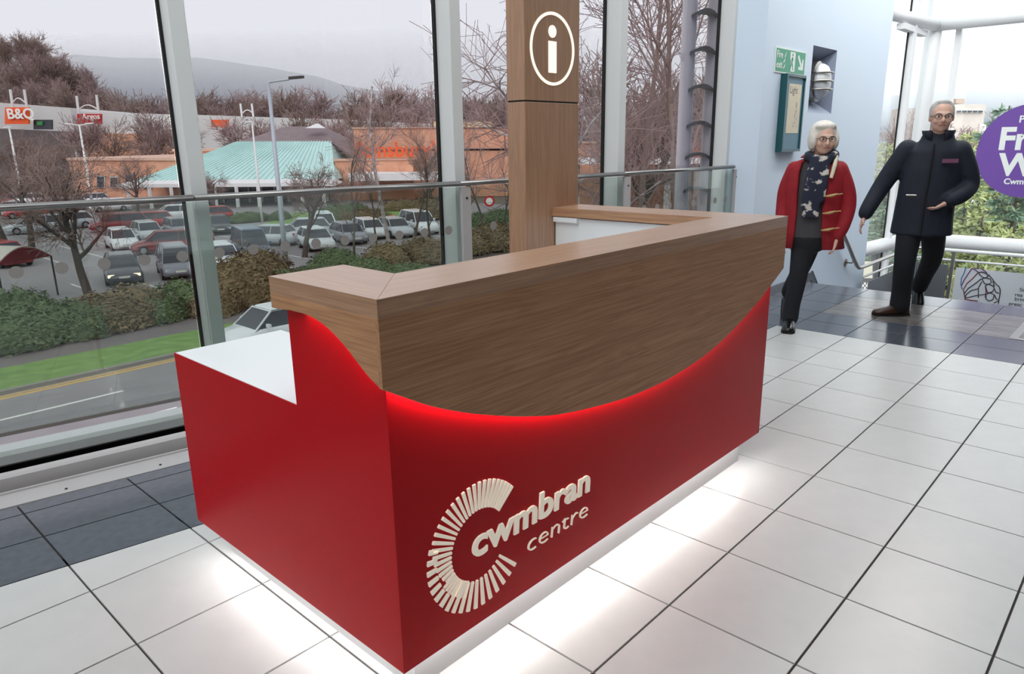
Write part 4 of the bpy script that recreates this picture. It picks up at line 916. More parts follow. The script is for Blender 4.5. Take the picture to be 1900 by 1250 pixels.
# hedges in the bed, each clump its own shrub
hd = [(20, 648, 2.2, 1.6, 1.5, 1, 'low green shrub at the left edge below the trolley shelter'), (75, 636, 2.2, 1.5, 1.45, 1, 'green shrub between the trolley shelter and the path'), (40, 612, 2.0, 1.6, 1.75, 1, 'green shrub right in front of the trolley shelter posts'),
  (135, 622, 2.2, 1.6, 1.4, 3, 'green shrub left of the rounded brown hedge'), (190, 612, 2.2, 1.7, 1.55, 0, 'brown shrub below the dark car with lit headlights'), (245, 600, 2.2, 1.7, 1.6, 2, 'rounded brown shrub beside the trunk of the spreading tree'), (300, 590, 1.9, 1.5, 1.35, 1, 'green shrub below the grey people carrier'),
  (345, 578, 1.9, 1.5, 1.45, 3, 'green shrub just left of the first mullion'), (440, 566, 2.4, 1.8, 2.3, 0, 'tall rounded brown hedge right of the first mullion'), (480, 540, 2.1, 1.7, 2.3, 2, 'brown domed hedge in front of the blue van'), (530, 548, 1.7, 1.3, 1.25, 1, 'low green shrub behind the desk corner'), (400, 583, 1.5, 1.2, 1.2, 0, 'small brown shrub behind the first mullion'),
  (625, 502, 1.8, 1.4, 1.35, 1, 'dark green shrub under the white car roof'), (600, 520, 1.9, 1.4, 1.0, 3, 'low green shrub left of the slim tree behind the desk'), (680, 515, 2.0, 1.5, 1.1, 1, 'low green shrub right of the slim tree behind the desk'), (720, 498, 2.3, 1.6, 1.55, 0, 'brown clipped hedge below the grey parked cars'), (790, 486, 2.4, 1.7, 1.6, 2, 'brown clipped hedge below the white off-road car'), (760, 515, 2.0, 1.3, .8, 3, 'low green ground cover behind the oak counter'),
  (868, 470, 2.5, 1.9, 1.7, 0, 'purple brown scrub left of the oak totem'), (915, 462, 2.5, 1.9, 1.9, 2, 'purple brown scrub touching the oak totem'), (885, 425, 2.4, 1.6, 1.4, 3, 'green bush behind the scrub by the oak totem'), (930, 418, 2.2, 1.6, 1.5, 1, 'green bush beside the road sign by the oak totem')]
for k, (px, py, w, d, h, kind, lb) in enumerate(hd): shrub(px, py, w, d, h, kind, lb, k*.7, 'shrubs in the bed by the car park')
ih = [(460, 412, 2.6, 1.2, 1.0, 1, 'low dark hedge at the near left of the car park island'), (520, 408, 2.6, 1.2, .9, 3, 'low green hedge on the car park island by the white lamp post'), (625, 410, 3.0, 1.8, 1.6, 3, 'broad green bush on the island behind the silver cars'), (680, 416, 2.8, 1.7, 1.5, 0, 'brown bush on the island behind the slim birch'), (655, 398, 2.6, 1.6, 1.2, 1, 'green bush at the far side of the island'), (795, 405, 3.0, 2.0, 2.0, 2, 'brown thicket behind the white off-road car'), (745, 392, 2.6, 1.6, 1.3, 0, 'brown bush beyond the white off-road car')]
for k, (px, py, w, d, h, kind, lb) in enumerate(ih): shrub(px, py, w, d, h, kind, lb, k*.9, 'bushes around the car park')

# named trees
g = gnd(165, 548); tree('spreading_tree', 'wide bare tree with dark trunk left of the first mullion', Zs(g, ZG), TM_near[0], 1.12, .4)
g = gnd(60, 470); tree('spreading_tree', 'dense bare tree at the far left beyond the trolley shelter', Zs(g, ZG), TM_near[1], 1.15, 2.0)
g = gnd(10, 450); tree('spreading_tree', 'dark tangled tree cut by the left edge of the view', Zs(g, ZG), TM_near[2], 1.2, 1.1)
g = gnd(565, 478); tree('spreading_tree', 'small round-headed bare tree right of the tall lamp post', Zs(g, ZG), TM_near[1], .95, 3.0)
g = gnd(658, 500); tree('slim_tree', 'slim pale-stemmed tree rising above the desk corner', Zs(g, ZG), TM_sap[0], 1.02, .2)
g = gnd(722, 452); tree('birch_tree', 'tall pale birch left of the second mullion', Zs(g, ZG), TM_birch[0], 1.0, .9)
g = gnd(700, 460); tree('slim_tree', 'slim bare tree close left of the tall birch', Zs(g, ZG), TM_sap[1], .95, 1.4)
g = gnd(768, 468); tree('slim_tree', 'leaning bare tree between the tall birch and the second mullion', Zs(g, ZG), TM_sap[2], 1.12, 2.4)
g = gnd(800, 475); tree('slim_tree', 'bare tree just left of the second mullion', Zs(g, ZG), TM_sap[0], 1.05, 3.4)
g = gnd(865, 455); tree('slim_tree', 'bare sapling right of the second mullion', Zs(g, ZG), TM_sap[1], 1.05, .7)
g = gnd(900, 440); tree('slim_tree', 'bare sapling in front of the road sign', Zs(g, ZG), TM_sap[2], 1.1, 4.4)
g = gnd(935, 445); tree('slim_tree', 'bare sapling against the oak totem', Zs(g, ZG), TM_sap[0], 1.15, 5.1)
g = gnd(255, 398); tree('slim_tree', 'bare tree before the brick wing near the first mullion', Zs(g, ZG), TM_near[2], 1.0, 5.1)
g = gnd(400, 405); tree('slim_tree', 'small bare tree in front of the green roof', Zs(g, ZG), TM_near[0], .75, 4.0)
g = gnd(800, 395); tree('slim_tree', 'bare tree in front of the brick supermarket block', Zs(g, ZG), TM_near[1], 1.1, 1.2)
for k, (px, py, q, lb) in enumerate(((8, 372, 1.25, 'tangled bare tree low at the left edge before the white sheds'), (36, 366, 1.4, 'dark tangled tree under the orange sign'), (66, 370, 1.2, 'tangled tree right of the orange sign'), (92, 362, 1.3, 'bare tree at the left end of the brick wing'), (122, 356, 1.25, 'bare tree rising behind the left end of the brick wing'))):
    g = gnd(px, py); tree('spreading_tree', lb, Zs(g, ZG), TM_near[k % 3], q*1.05, k*1.9)
# trees close outside the right-hand bays
TM_b2 = tree_meshes(91, 12.5, .115, (15, 8, 7), 3, -.25, (30, 70), .007, M_birch, M_tw2, lean=(.07, .015), frac=.92, lf=.5)
p = at(1082, 330, 15.5); tree('birch_tree', 'white-barked birch with hanging twigs right of the oak totem', (p.x, p.y, ZG), TM_b2, 1.0, .3)
TM_c1 = tree_meshes(93, 12.5, .10, (14, 8, 7), 3, .25, (20, 48), .007, M_tw1, M_tw2, lean=(-.05, .02), frac=.85, lf=.6)
p = at(1262, 330, 17.0); tree('slim_tree', 'brown bare tree behind the silver poles', (p.x, p.y, ZG), TM_c1, 1.0, 1.0)
p = at(1195, 330, 21.0); tree('slim_tree', 'bare tree filling the bay right of the third mullion', (p.x, p.y, ZG), TM_c1, 1.15, 3.9)
p = at(1140, 330, 30.0); tree('slim_tree', 'bare tree far behind the third mullion', (p.x, p.y, ZG), TM_near[1], 1.5, 2.9)

# tree belts: woodland on the hill to the left, and the row behind the shops
R = random.Random(5)
def hill(x, y):                                           # height of the wooded rise north-west of the shops
    v = Vector((x, y)) - Vector((CAM.x, CAM.y)); dep = v.dot(Vector((FH.x, FH.y))); lat = v.dot(Vector((RH.x, RH.y)))
    t = lat/max(dep, 1); k = max(0, min(1, (-.465-t)/.17)); k = k*k*(3-2*k); q = max(0, min(1, (dep-210)/150)); q = q*q*(3-2*q)
    return ZG + 42*k*q
hp = []; xs = []; n1, n2 = 26, 16
for i in range(n1+1):
    for j in range(n2+1):
        lat = -1.15+.85*i/n1; dep = 190+300*j/n2; c = CAM + FH*dep + RH*(lat*dep); hp.append((c.x, c.y, hill(c.x, c.y)-.1))
fs = [(i*(n2+1)+j, (i+1)*(n2+1)+j, (i+1)*(n2+1)+j+1, i*(n2+1)+j+1) for i in range(n1) for j in range(n2)]
struct(MB().add(hp, fs).build('hillside', mat('woodland_floor', (104, 88, 80), .9, var=.2, vscale=.1), smooth=True), 'brown wooded hillside rising at the left', 'hill')
for k in range(165):
    dep = R.uniform(250, 392); lat = -.49-.29*R.random()
    c = CAM + FH*dep + RH*(lat*dep)
    tree('woodland_tree', 'bare brown tree in the wood on the hillside', (c.x, c.y, hill(c.x, c.y)-.3), TM_far[k % 5], R.uniform(.85, 1.3), R.uniform(0, 6.28), 'trees of the hillside wood')
for k in range(132):
    px = R.uniform(150, 960); dep = R.uniform(262, 320) if k % 6 else R.uniform(125, 160); c = vp(px, 300, dep)
    tree('shelter_belt_tree', 'bare tree in the long belt behind the shops', (c.x, c.y, ZG), TM_far[k % 5], R.uniform(1.35, 1.95) if k % 6 else R.uniform(.75, 1.0), R.uniform(0, 6.28), 'trees behind the shops')
for k in range(16):
    px = R.uniform(1085, 1340); dep = R.uniform(60, 110); c = vp(px, 300, dep)
    tree('shelter_belt_tree', 'bare tree in the belt seen through the bay beside the blue wall', (c.x, c.y, ZG), TM_far[k % 5], R.uniform(.75, 1.0), R.uniform(0, 6.28), 'trees beyond the filling station')

# conifers
M_pg = mat('yellow_green_needles', (182, 188, 130), 0.7, col2=(142, 154, 106), vscale=1.2, objvar=.1); M_pb = mat('blue_green_needles', (142, 166, 138), 0.7, col2=(104, 130, 110), vscale=1.2, objvar=.1)
def conifer_mesh(seed, h, rb, m, sparse=1.0):
    R = random.Random(seed); a, b = MB(), MB(); a.tube([(0, 0, 0), (0, 0, h*.5), (0, 0, h)], [.15, .09, .02], 6)
    n = int(70*sparse)
    for k in range(n):
        t = k/n; z = h*(.08+.9*t); ln = rb*(1-t)**.75*R.uniform(.7, 1.15)+.25; an = k*2.4; d = Vector((math.cos(an), math.sin(an), R.uniform(.05, .35)))
        tip = Vector((0, 0, z))+Vector((d.x*ln, d.y*ln, d.z*ln-.12*ln)); mid = Vector((0, 0, z)).lerp(tip, .55)+Vector((0, 0, .10*ln)); a.tube([(0, 0, z), mid, tip], [.03, .018, .006], 3, cap=False)
        for s in range(int(20+26*ln)):
            u = R.random()**.6; p = Vector((0, 0, z)).lerp(mid, u*2) if u < .5 else mid.lerp(tip, u*2-1)
            q = Vector((R.gauss(0, 1), R.gauss(0, 1), R.gauss(-.1, .6))).normalized(); q = (q+d*.6).normalized(); l = R.uniform(.16, .34); w = q.orthogonal().normalized()
            w = Matrix.Rotation(R.uniform(0, 6.28), 3, q) @ w
            b.add([p-w*.02, p+q*l*.5-w*.045, p+q*l, p+q*l*.5+w*.045], [(0, 1, 2, 3)])
    return a.mesh('conifer_trunk', M_trk), b.mesh('conifer_needles', m)
CM = [conifer_mesh(1, 7.5, 1.9, M_pg), conifer_mesh(2, 7.0, 1.8, M_pb), conifer_mesh(3, 6.0, 2.2, M_pg, 1.2)]
cl = [(1852, 24, 1, 1.12, 'tall blue-green conifer left of the purple sticker'), (1800, 20, 0, .78, 'yellow-green conifer beside the navy jacket elbow'), (1835, 16, 2, .86, 'bushy conifer under the purple sticker'), (1892, 17, 1, .86, 'dark conifer at the right edge below the sticker'), (1770, 26, 1, .92, 'pale conifer behind the navy jacket shoulder'), (1868, 21, 0, .80, 'light green conifer behind the purple sticker'),
      (1785, 14, 2, .72, 'low spreading conifer above the white beam'), (1898, 14, 0, .70, 'yellow-green conifer at the right edge above the banner'), (1655, 22, 1, .7, 'conifer seen in the narrow glazing by the blue wall'), (1840, 13, 0, .62, 'feathery conifer right above the banner'), (1745, 17, 0, .70, 'conifer just above the white beam behind the navy jacket')]
for k, (px, dd, kind, s, lb) in enumerate(cl):
    p = at(px, 330, dd); tree('conifer', lb, (p.x, p.y, ZG), CM[kind], s, k*1.3, 'conifers outside the stairwell')
R = random.Random(12)
for k in range(16):
    px = 1640+k*17+R.uniform(-6, 6); p = at(px, 330, R.uniform(27, 44)); tree('conifer', 'conifer in the screen of evergreens behind the nearer conifers', (p.x, p.y, ZG), CM[k % 3], R.uniform(.72, .98), k*1.7, 'evergreen screen beyond the stairwell')
for k, (px, dd, h, lb) in enumerate(((1700, 13.5, 2.6, 'clipped evergreen bush low behind the perforated panel'), (1800, 13.0, 2.8, 'clipped evergreen bush behind the banner'), (1880, 13.2, 2.7, 'clipped evergreen bush behind the banner lettering'))):
    p = at(px, 500, dd); shrub(0, 0, 1.6, 1.3, h, 1, lb, k, 'evergreen bushes below the stairwell', pos=(p.x, p.y))
struct(MB().box((11.6, -60, ZG-.3), (140, 7, ZG)).build('yard', M_asph), 'grey yard outside the stairwell', 'yard')

# ---- cars
def car_meshes(L, W, H, hood, boot, belt=.93):
    b = MB(); xf, xr = L/2, -L/2
    def ring(x, w, z0, z1):
        h = z1-z0; pr = [(.86, 0), (1, .16), (1.0, .55), (.96, .82), (.84, 1)]
        return [(x, w*k, z0+h*t) for k, t in pr] + [(x, -w*k, z0+h*t) for k, t in reversed(pr)]
    w = W/2; st = [(xr, w*.80, .42, belt-.12), (xr+.10, w*.93, .26, belt-.02), (xr+.5, w, .20, belt+.02), (0, w, .18, belt), (xf-hood, w*.99, .19, belt-.02), (xf-hood*.45, w*.97, .20, belt-.13), (xf-.18, w*.92, .22, belt-.26), (xf, w*.74, .34, belt-.38)]
    b.rings([ring(*q) for q in st]); body = b.mesh('car_body', None, True)
    c = MB(); x0, x1 = xr+boot, xf-hood*.80; t0, t1 = xr+boot+.38, xf-hood-.55
    wb, wt = w*.93, w*.70
    bot = [(x0, -wb, belt-.03), (x1, -wb*.94, belt-.10), (x1, wb*.94, belt-.10), (x0, wb, belt-.03)]; top = [(t0, -wt, H-.05), (t1, -wt, H-.05), (t1, wt, H-.05), (t0, wt, H-.05)]
    c.hexa(bot, top); win = c.mesh('car_windows', M_wglass)
    r = MB(); lo = [(t0-.05, -wt-.02, H-.075), (t1+.06, -wt-.02, H-.085), (t1+.06, wt+.02, H-.085), (t0-.05, wt+.02, H-.075)]; hi = [(t0+.1, -wt+.12, H), (t1-.1, -wt+.12, H), (t1-.1, wt-.12, H), (t0+.1, wt-.12, H)]
    r.hexa(lo, hi); roof = r.mesh('car_roof', None)
    pil = []
    for sy in (0, 1):
        i0, i1 = (0, 1) if sy == 0 else (3, 2)
        for f in (0.0, .42, 1.0):
            m_ = MB(); bb = Vector(bot[i0]).lerp(Vector(bot[i1]), f); tt = Vector(top[i0]).lerp(Vector(top[i1]), f); m_.tube([bb, tt], .035 if f else .06, 4); pil.append(m_.mesh('car_pillar', None))
    wh = MB(); wh.tube([(0, -.11, 0), (0, .11, 0)], .31, 16); hub = MB(); hub.tube([(0, -.118, 0), (0, .118, 0)], .19, 10)
    return dict(L=L, W=W, H=H, hood=hood, belt=belt, body=body, win=win, roof=roof, pil=pil, wheel=wh.mesh('car_wheel', M_tyre), hub=hub.mesh('car_hub', M_hub))
M_tyre = mat('tyre_rubber', (34, 33, 36), .8); M_hub = mat('wheel_alloy', (150, 152, 156), .4, metal=.4); M_plate = mat('number_plate_white', (222, 220, 210), .5); M_platey = mat('number_plate_yellow', (214, 176, 70), .5)
M_lamp = mat('headlamp_glass', (206, 212, 216), .15); M_tail = mat('tail_lamp_red', (176, 30, 30), .25); M_lit = emit_mat('lit_headlamp', (255, 232, 190), 5.0)
CAR = dict(hatch=None)
for o_ in (M_wglass,): pass
CAR = dict(hatch=car_meshes(4.1, 1.76, 1.48, 1.0, .12), saloon=car_meshes(4.5, 1.78, 1.45, 1.15, .55), estate=car_meshes(4.6, 1.78, 1.50, 1.15, .05), mpv=car_meshes(4.4, 1.82, 1.68, .9, .05), van=car_meshes(4.6, 1.85, 1.88, .85, .0), suv=car_meshes(4.6, 1.86, 1.78, 1.2, .05, 1.05))
M_blk = mat('black_grille', (26, 26, 28), .5)
PAINT = {k: mat('paint_'+k, c, .28, spec=.6, coat=.4) for k, c in dict(white=(228, 230, 232), silver=(188, 194, 198), grey=(132, 132, 142), dark=(78, 76, 86), black=(46, 48, 54), red=(176, 46, 50), maroon=(128, 40, 48), blue=(92, 110, 134), blue2=(60, 84, 120)).items()}
_small = {}
def sm(name, a, b, m):
    if name not in _small: _small[name] = MB().box(a, b).mesh(name, m)
    return _small[name]
def car(kind, paint, pos, head, label, lit=False, group='cars in the car park'):
    K = CAR[kind]; t = thing('car', label, 'car', (pos[0], pos[1], ZG+.022), math.radians(head), group); P_ = PAINT[paint]
    for me in [K['body'], K['roof']] + K['pil']:
        if not me.materials: me.materials.append(P_)
    bd = ob('body', K['body'], t, m=P_); ob('windows', K['win'], t); ob('roof', K['roof'], t, m=P_)
    for pm in K['pil']: ob('pillar', pm, t, m=P_)
    L, W, bl = K['L'], K['W'], K['belt']
    for sx in (L/2-.82, -L/2+.80):
        for sy in (-1, 1):
            w = ob('wheel', K['wheel'], t, (sx, sy*(W/2-.10), .31)); ob('hub_cap', K['hub'], w)
    for sy in (-1, 1):
        ob('headlight', sm('headlight', (-.05, -.16, -.07), (.03, .16, .07), M_lamp), t, (L/2-.09, sy*(W/2-.30), bl-.36), (0, 0, -sy*.35), M_lit if lit else None)
        ob('tail_light', sm('tail_light', (-.04, -.10, -.13), (.05, .10, .13), M_tail), t, (-L/2+.07, sy*(W/2-.22), bl-.16))
        ob('wing_mirror', sm('wing_mirror', (-.05, -.09, -.06), (.06, .09, .06), P_), t, (L/2-K['hood']-.25, sy*(W/2+.04), bl+.06), None, P_)
    ob('number_plate', sm('plate_front', (-.01, -.26, -.055), (.02, .26, .055), M_plate), t, (L/2-.01, 0, .50))
    ob('number_plate', sm('plate_rear', (-.02, -.26, -.055), (.01, .26, .055), M_platey), t, (-L/2+.01, 0, .66))
    ob('grille', sm('grille', (-.03, -.42, -.05), (.02, .42, .05), M_blk), t, (L/2-.03, 0, .36))
    return t
cars = [('saloon', 'dark', (230, 520), -107, 'dark car with its headlights on behind the brown shrubs', True), ('mpv', 'grey', (330, 510), -107, 'grey people carrier left of the first mullion'), ('hatch', 'white', (414, 498), -107, 'white hatchback right of the first mullion'), ('van', 'blue', (468, 476), -107, 'blue-grey van behind the domed brown hedge'),
 ('hatch', 'white', (588, 462), -107, 'white hatchback behind the round-headed tree'), ('hatch', 'grey', (648, 450), -107, 'grey hatchback right of the slim tree'), ('hatch', 'white', (686, 441), -107, 'white small car left of the tall birch'), ('saloon', 'silver', (732, 438), -107, 'silver-grey saloon beside the tall birch'), ('suv', 'white', (778, 432), -107, 'white off-road car near the second mullion'),
 ('saloon', 'silver', (502, 454), 124, 'silver saloon crossing the car park by the tall lamp post'), ('hatch', 'silver', (566, 440), 150, 'silver hatchback parked behind the silver saloon'), ('mpv', 'white', (600, 430), 62, 'pale people carrier beside the island bushes'), ('saloon', 'black', (408, 432), -112, 'black saloon facing the windows beyond the first mullion'), ('hatch', 'maroon', (372, 456), 70, 'maroon hatchback peeping out beside the first mullion'),
 ('estate', 'maroon', (312, 468), 160, 'long dark red estate car left of the first mullion'), ('hatch', 'white', (228, 462), -100, 'white hatchback in the middle of the left car park'), ('hatch', 'red', (278, 424), 160, 'bright red hatchback in the left car park beyond the estate car'), ('hatch', 'white', (322, 408), 165, 'white hatchback left of the first mullion at the far side'), ('hatch', 'red', (338, 396), 165, 'red hatchback farthest up by the first mullion'), ('hatch', 'grey', (334, 438), -100, 'grey hatchback cut by the first mullion'), ('hatch', 'silver', (276, 446), -100, 'silver hatchback behind the dark red estate'), ('estate', 'maroon', (222, 428), 165, 'maroon estate behind the tree twigs'),
 ('hatch', 'red', (12, 492), -80, 'red hatchback at the left edge behind the shelter'), ('estate', 'silver', (68, 432), 172, 'silver estate side-on at the far left'), ('hatch', 'silver', (128, 424), 172, 'silver hatchback behind the spreading tree trunk'), ('hatch', 'silver', (20, 398), 172, 'silver car in the far row at the left edge'), ('hatch', 'red', (48, 404), 172, 'red car in the far row at the left'), ('hatch', 'silver', (88, 392), 172, 'silver car in the far row before the brick wing'), ('hatch', 'white', (128, 390), 172, 'white car in the far row before the brick wing'), ('hatch', 'red', (12, 382), 172, 'red car in the last row at the left edge'), ('hatch', 'white', (52, 380), 172, 'white car in the last row at the left'), ('hatch', 'red', (112, 378), 172, 'red car in the last row before the brick wing'), ('hatch', 'white', (170, 380), 172, 'white car in the last row under the white lamp post'), ('hatch', 'white', (205, 392), 172, 'white car nearest the brick wing windows'), ('hatch', 'red', (390, 412), 172, 'red car just right of the first mullion at the far side')]
for kind, paint, (px, py), hd_, lb, *lt in cars:
    g = gnd(px, py); car(kind, paint, (g.x, g.y), hd_, lb, bool(lt))
car('hatch', 'white', (11.6, 21.9), 180, 'white car passing on the road below the windows', group='vehicles on the road')
for px, dd, pt, lb in ((1195, 36, 'red', 'red car outside the bay beside the blue wall'), (1300, 40, 'red', 'red car behind the silver poles'), (1100, 42, 'white', 'white car seen right of the oak totem')):
    p = at(px, 360, dd); car('hatch', pt, (p.x, p.y), 150, lb, group='cars at the filling station')

# ---- trolley shelter
g0, g1 = gnd(10, 572), gnd(108, 548); sx = (g1-g0).normalized(); sn = Vector((-sx.y, sx.x, 0)); SL = (g1-g0).length
sh = thing('trolley_shelter', 'arched trolley shelter with a dark red fascia at the left edge', 'shelter', (g0.x, g0.y, ZG))
N = 12; arch = [g0 + sx*(SL*k/N) + Vector((0, 0, 1.95+.62*math.sin(math.pi*k/N))) for k in range(N+1)]
def asheet(dz, off, dep): 
    rs = MB()
    for k in range(N): rs.prism([arch[k]+sn*off+Vector((0, 0, dz)), arch[k+1]+sn*off+Vector((0, 0, dz)), arch[k+1]+sn*off+Vector((0, 0, dz+.05)), arch[k]+sn*off+Vector((0, 0, dz+.05))], sn*dep)
    return rs
asheet(0, 0, 4.2).build('roof', mat('shelter_roof', (198, 190, 176), .5), sh)
mb = MB(); mb.prism([arch[k] for k in range(N+1)], -sn*.04); mb.build('fascia', M_maroon if False else mat('shelter_fascia', (120, 34, 44), .5), sh)
for q in (g0, g1, g0+sn*4.1, g1+sn*4.1): MB().tube([(q.x, q.y, ZG), (q.x, q.y, ZG+1.97)], .045, 8).build('post', M_dgrey, sh)

# ---- lamp posts
def lamp_post(px, py, ptop, m, label, arm=0.0, r=.09, double=False):
    g = gnd(px, py); d = (g-CAM).dot(FH); top = vp(*ptop, d); h = top.z-ZG
    t = thing('lamp_post', label, 'lamp post', (g.x, g.y, ZG)); MB().tube([(0, 0, 0), (0, 0, h*.3), (0, 0, h)], [r*1.15, r, r*.65], 10).build('pole', m, t, local=True, smooth=True)
    for s in ((1, -1) if double else (1,)):
        if arm:
            e = RH*(arm*s); MB().tube([(0, 0, h-.02), (e.x, e.y, h+.10*abs(arm))], r*.42, 8).build('arm', m, t, local=True)
            a = Vector((e.x, e.y, h+.10*abs(arm))); b = a+RH*(.75*s)+Vector((0, 0, .05)); nn = FH*.16
            MB().prism([a-nn, b-nn*.7, b+nn*.7, a+nn], (0, 0, .12)).build('lantern', M_dgrey if m is M_post else M_postw, t, local=True)
    return t
lamp_post(533, 512, (497, 152), M_post, 'tall grey lamp post rising behind the desk corner', 1.1, .13)
lamp_post(487, 412, (465, 229), M_postw, 'white lamp post in front of the green roof', -.6, .11)
lamp_post(48, 400, (27, 238), M_postw, 'white lamp post at the far left', -.5, .13)
lamp_post(175, 400, (152, 232), M_postw, 'white twin lamp post before the brick wing', .7, .13, True)
for px, py, tp, lb in ((1170, 385, (1171, 300), 'thin white post in the bay right of the third mullion'),):
    lamp_post(px, py, tp, M_postw, lb, 0, .07)
p = at(1815, 330, 30); g = p.copy()
for px, dd, top, lb in ((1812, 32, 232, 'white street lamp between the conifers'), (1797, 28, 300, 'white post standing among the conifers')):
    b = at(px, 330, dd); tz = vp(px, top, (b-CAM).dot(FH)).z; t = thing('lamp_post', lb, 'lamp post', (b.x, b.y, ZG)); MB().tube([(0, 0, 0), (0, 0, tz-ZG)], .07, 8).build('pole', M_postw, t, local=True)
    MB().box((-.6, -.05, tz-ZG-.05), (.6, .05, tz-ZG+.04)).build('arm', M_postw, t, local=True)

# ---- road sign by the totem, cone, pedestrians are too small to model beyond the couple by the red hatchback
g = gnd(908, 398); sgn = thing('road_sign', 'red and white round road sign among the saplings', 'road sign', (g.x, g.y, ZG)); d = (g-CAM).dot(FH); c = vp(908, 373, d)
MB().tube([(g.x, g.y, ZG), (g.x, g.y, c.z)], .04, 8).build('pole', M_post, sgn)
f_ = -FH; MB().tube([c+f_*.05, c+f_*.07], .55, 24).build('red_disc', M_redsign, sgn); MB().tube([c+f_*.07, c+f_*.08], .34, 24).build('white_centre', M_signw, sgn)
p = at(728, 386, 62); tag(MB().rings([[(p.x+.35*math.cos(a), p.y+.35*math.sin(a), ZG+.02) for a in [k*.628 for k in range(10)]], [(p.x+.22*math.cos(a), p.y+.22*math.sin(a), ZG+.6) for a in [k*.628 for k in range(10)]], [(p.x+.05*math.cos(a), p.y+.05*math.sin(a), ZG+1.1) for a in [k*.628 for k in range(10)]]]).build('traffic_cone', M_orange), 'orange marker cone on the forecourt left of the birch', 'cone')

# ---- silver poles with curved fins close outside the right-hand bay
pl = thing('external_ladder_mast', 'pair of silver poles with curved fins outside the bay by the blue wall', 'mast', tuple(Zs(at(1295, 330, 8.6), ZG)))
a = at(1272, 200, 8.6); b = at(1318, 200, 8.6); M_mast = mat('silver_mast', (176, 166, 172), .45)
MB().tube([(a.x, a.y, ZG), (a.x, a.y, 4.2)], .085, 14).build('pole', M_mast, pl, smooth=True); MB().tube([(b.x, b.y, ZG), (b.x, b.y, 4.2)], .085, 14).build('pole', M_mast, pl, smooth=True)
for py in (-30, 42, 106, 172, 238, 296, 360):
    z = at(1295, py, 8.6).z; dv = (b-a); nn = Vector((-dv.y, dv.x, 0)).normalized(); mb = MB(); rs = []
    for k in range(7):
        t = k/6; q = a+dv*t+nn*(-.10*math.sin(math.pi*t)); q.z = z+.05*math.sin(math.pi*t); rs.append([(q+nn*.10).to_tuple(), (q-nn*.10).to_tuple(), (q-nn*.10+Vector((0, 0, .035))).to_tuple(), (q+nn*.10+Vector((0, 0, .035))).to_tuple()])
    mb.rings(rs).build('fin', M_dgrey, pl)

# ---- supermarket with the green roof
D0 = 92.0
sup = thing('supermarket', 'brick supermarket with a big green metal roof and slate ridge', 'supermarket', tuple(Zs(vp(480, 380, D0), ZG)))
def W(px, py, dd=0.0): return vp(px, py, D0) + FH*dd
def wallp(x0, x1, ytop, dd, dep, m, name, parent=None, ybot=None):
    a, b = W(x0, ytop, dd), W(x1, ytop, dd); z0 = ZG if ybot is None else W(x0, ybot, dd).z
    return MB().prism([(a.x, a.y, z0), (b.x, b.y, z0), (b.x, b.y, b.z), (a.x, a.y, a.z)], FH*dep).build(name, m, parent or sup)
wallp(285, 640, 336, 3, 25, M_brick, 'brick_wall')
wallp(330, 600, 345, 1.5, 1.4, M_wglass, 'shopfront_glass')
for k in range(12):
    x = 330+k*24.5; wallp(x, x+3, 345, 1.2, .3, M_bframe, 'shopfront_post')
# hipped green roof: eaves line, upper line under the slate
e0, e1 = W(262, 336, -2), W(628, 332, -2); t0, t1 = W(386, 263, 10), W(578, 262, 10); bk = FH*34
roofm = MB(); roofm.hexa([e0, e1, e1+bk, e0+bk], [t0, t1, t1+FH*10, t0+FH*10]); gr = roofm.build('green_roof', M_copper, sup)
nrib = 34
for k in range(nrib+1):
    f = k/nrib; lo = e0.lerp(e1, f); hi = t0.lerp(t1, f)
    if True: MB().tube([lo+Vector((0, 0, .04)), hi+Vector((0, 0, .04))], .09, 4).build('roof_seam', M_copper, gr)
MB().prism([e0+Vector((0, 0, -.35)), e1+Vector((0, 0, -.35)), e1+Vector((0, 0, .1)), e0+Vector((0, 0, .1))], FH*.3).build('white_fascia', M_bwhite, sup)
c0, c1 = W(262, 337, -6), W(640, 334, -6)
MB().hexa([c0+Vector((0, 0, -.4)), c1+Vector((0, 0, -.4)), c1+FH*5+Vector((0, 0, -.2)), c0+FH*5+Vector((0, 0, -.2))], [c0, c1, e1+FH*.5+Vector((0, 0, .15)), e0+FH*.5+Vector((0, 0, .15))]).build('canopy', M_bwhite, sup)
for k in range(10):
    q = c0.lerp(c1, (k+.5)/10); MB().box((q.x-.15, q.y-.15, ZG), (q.x+.15, q.y+.15, q.z-.3)).build('canopy_post', M_bwhite, sup)
s0, s1 = W(382, 265, 9.7), W(582, 264, 9.7); r0, r1 = W(448, 229, 18), W(532, 228, 18)
MB().hexa([s0, s1, s1+FH*16, s0+FH*16], [r0, r1, r1+FH*.3, r0+FH*.3]).build('slate_roof', M_slate, sup)
MB().prism([W(516, 234, 12.0), W(556, 234, 12.0), W(536, 224, 13.5)], FH*1.0).build('roof_vent', M_bwhite, sup)
MB().hexa([W(576, 262, 10), W(650, 302, 6), W(700, 302, 6)+FH*20, W(620, 262, 10)+FH*10], [W(576, 259, 10), W(650, 299, 6), W(700, 299, 6)+FH*20, W(620, 259, 10)+FH*10]).build('slate_slope', M_slate, sup)
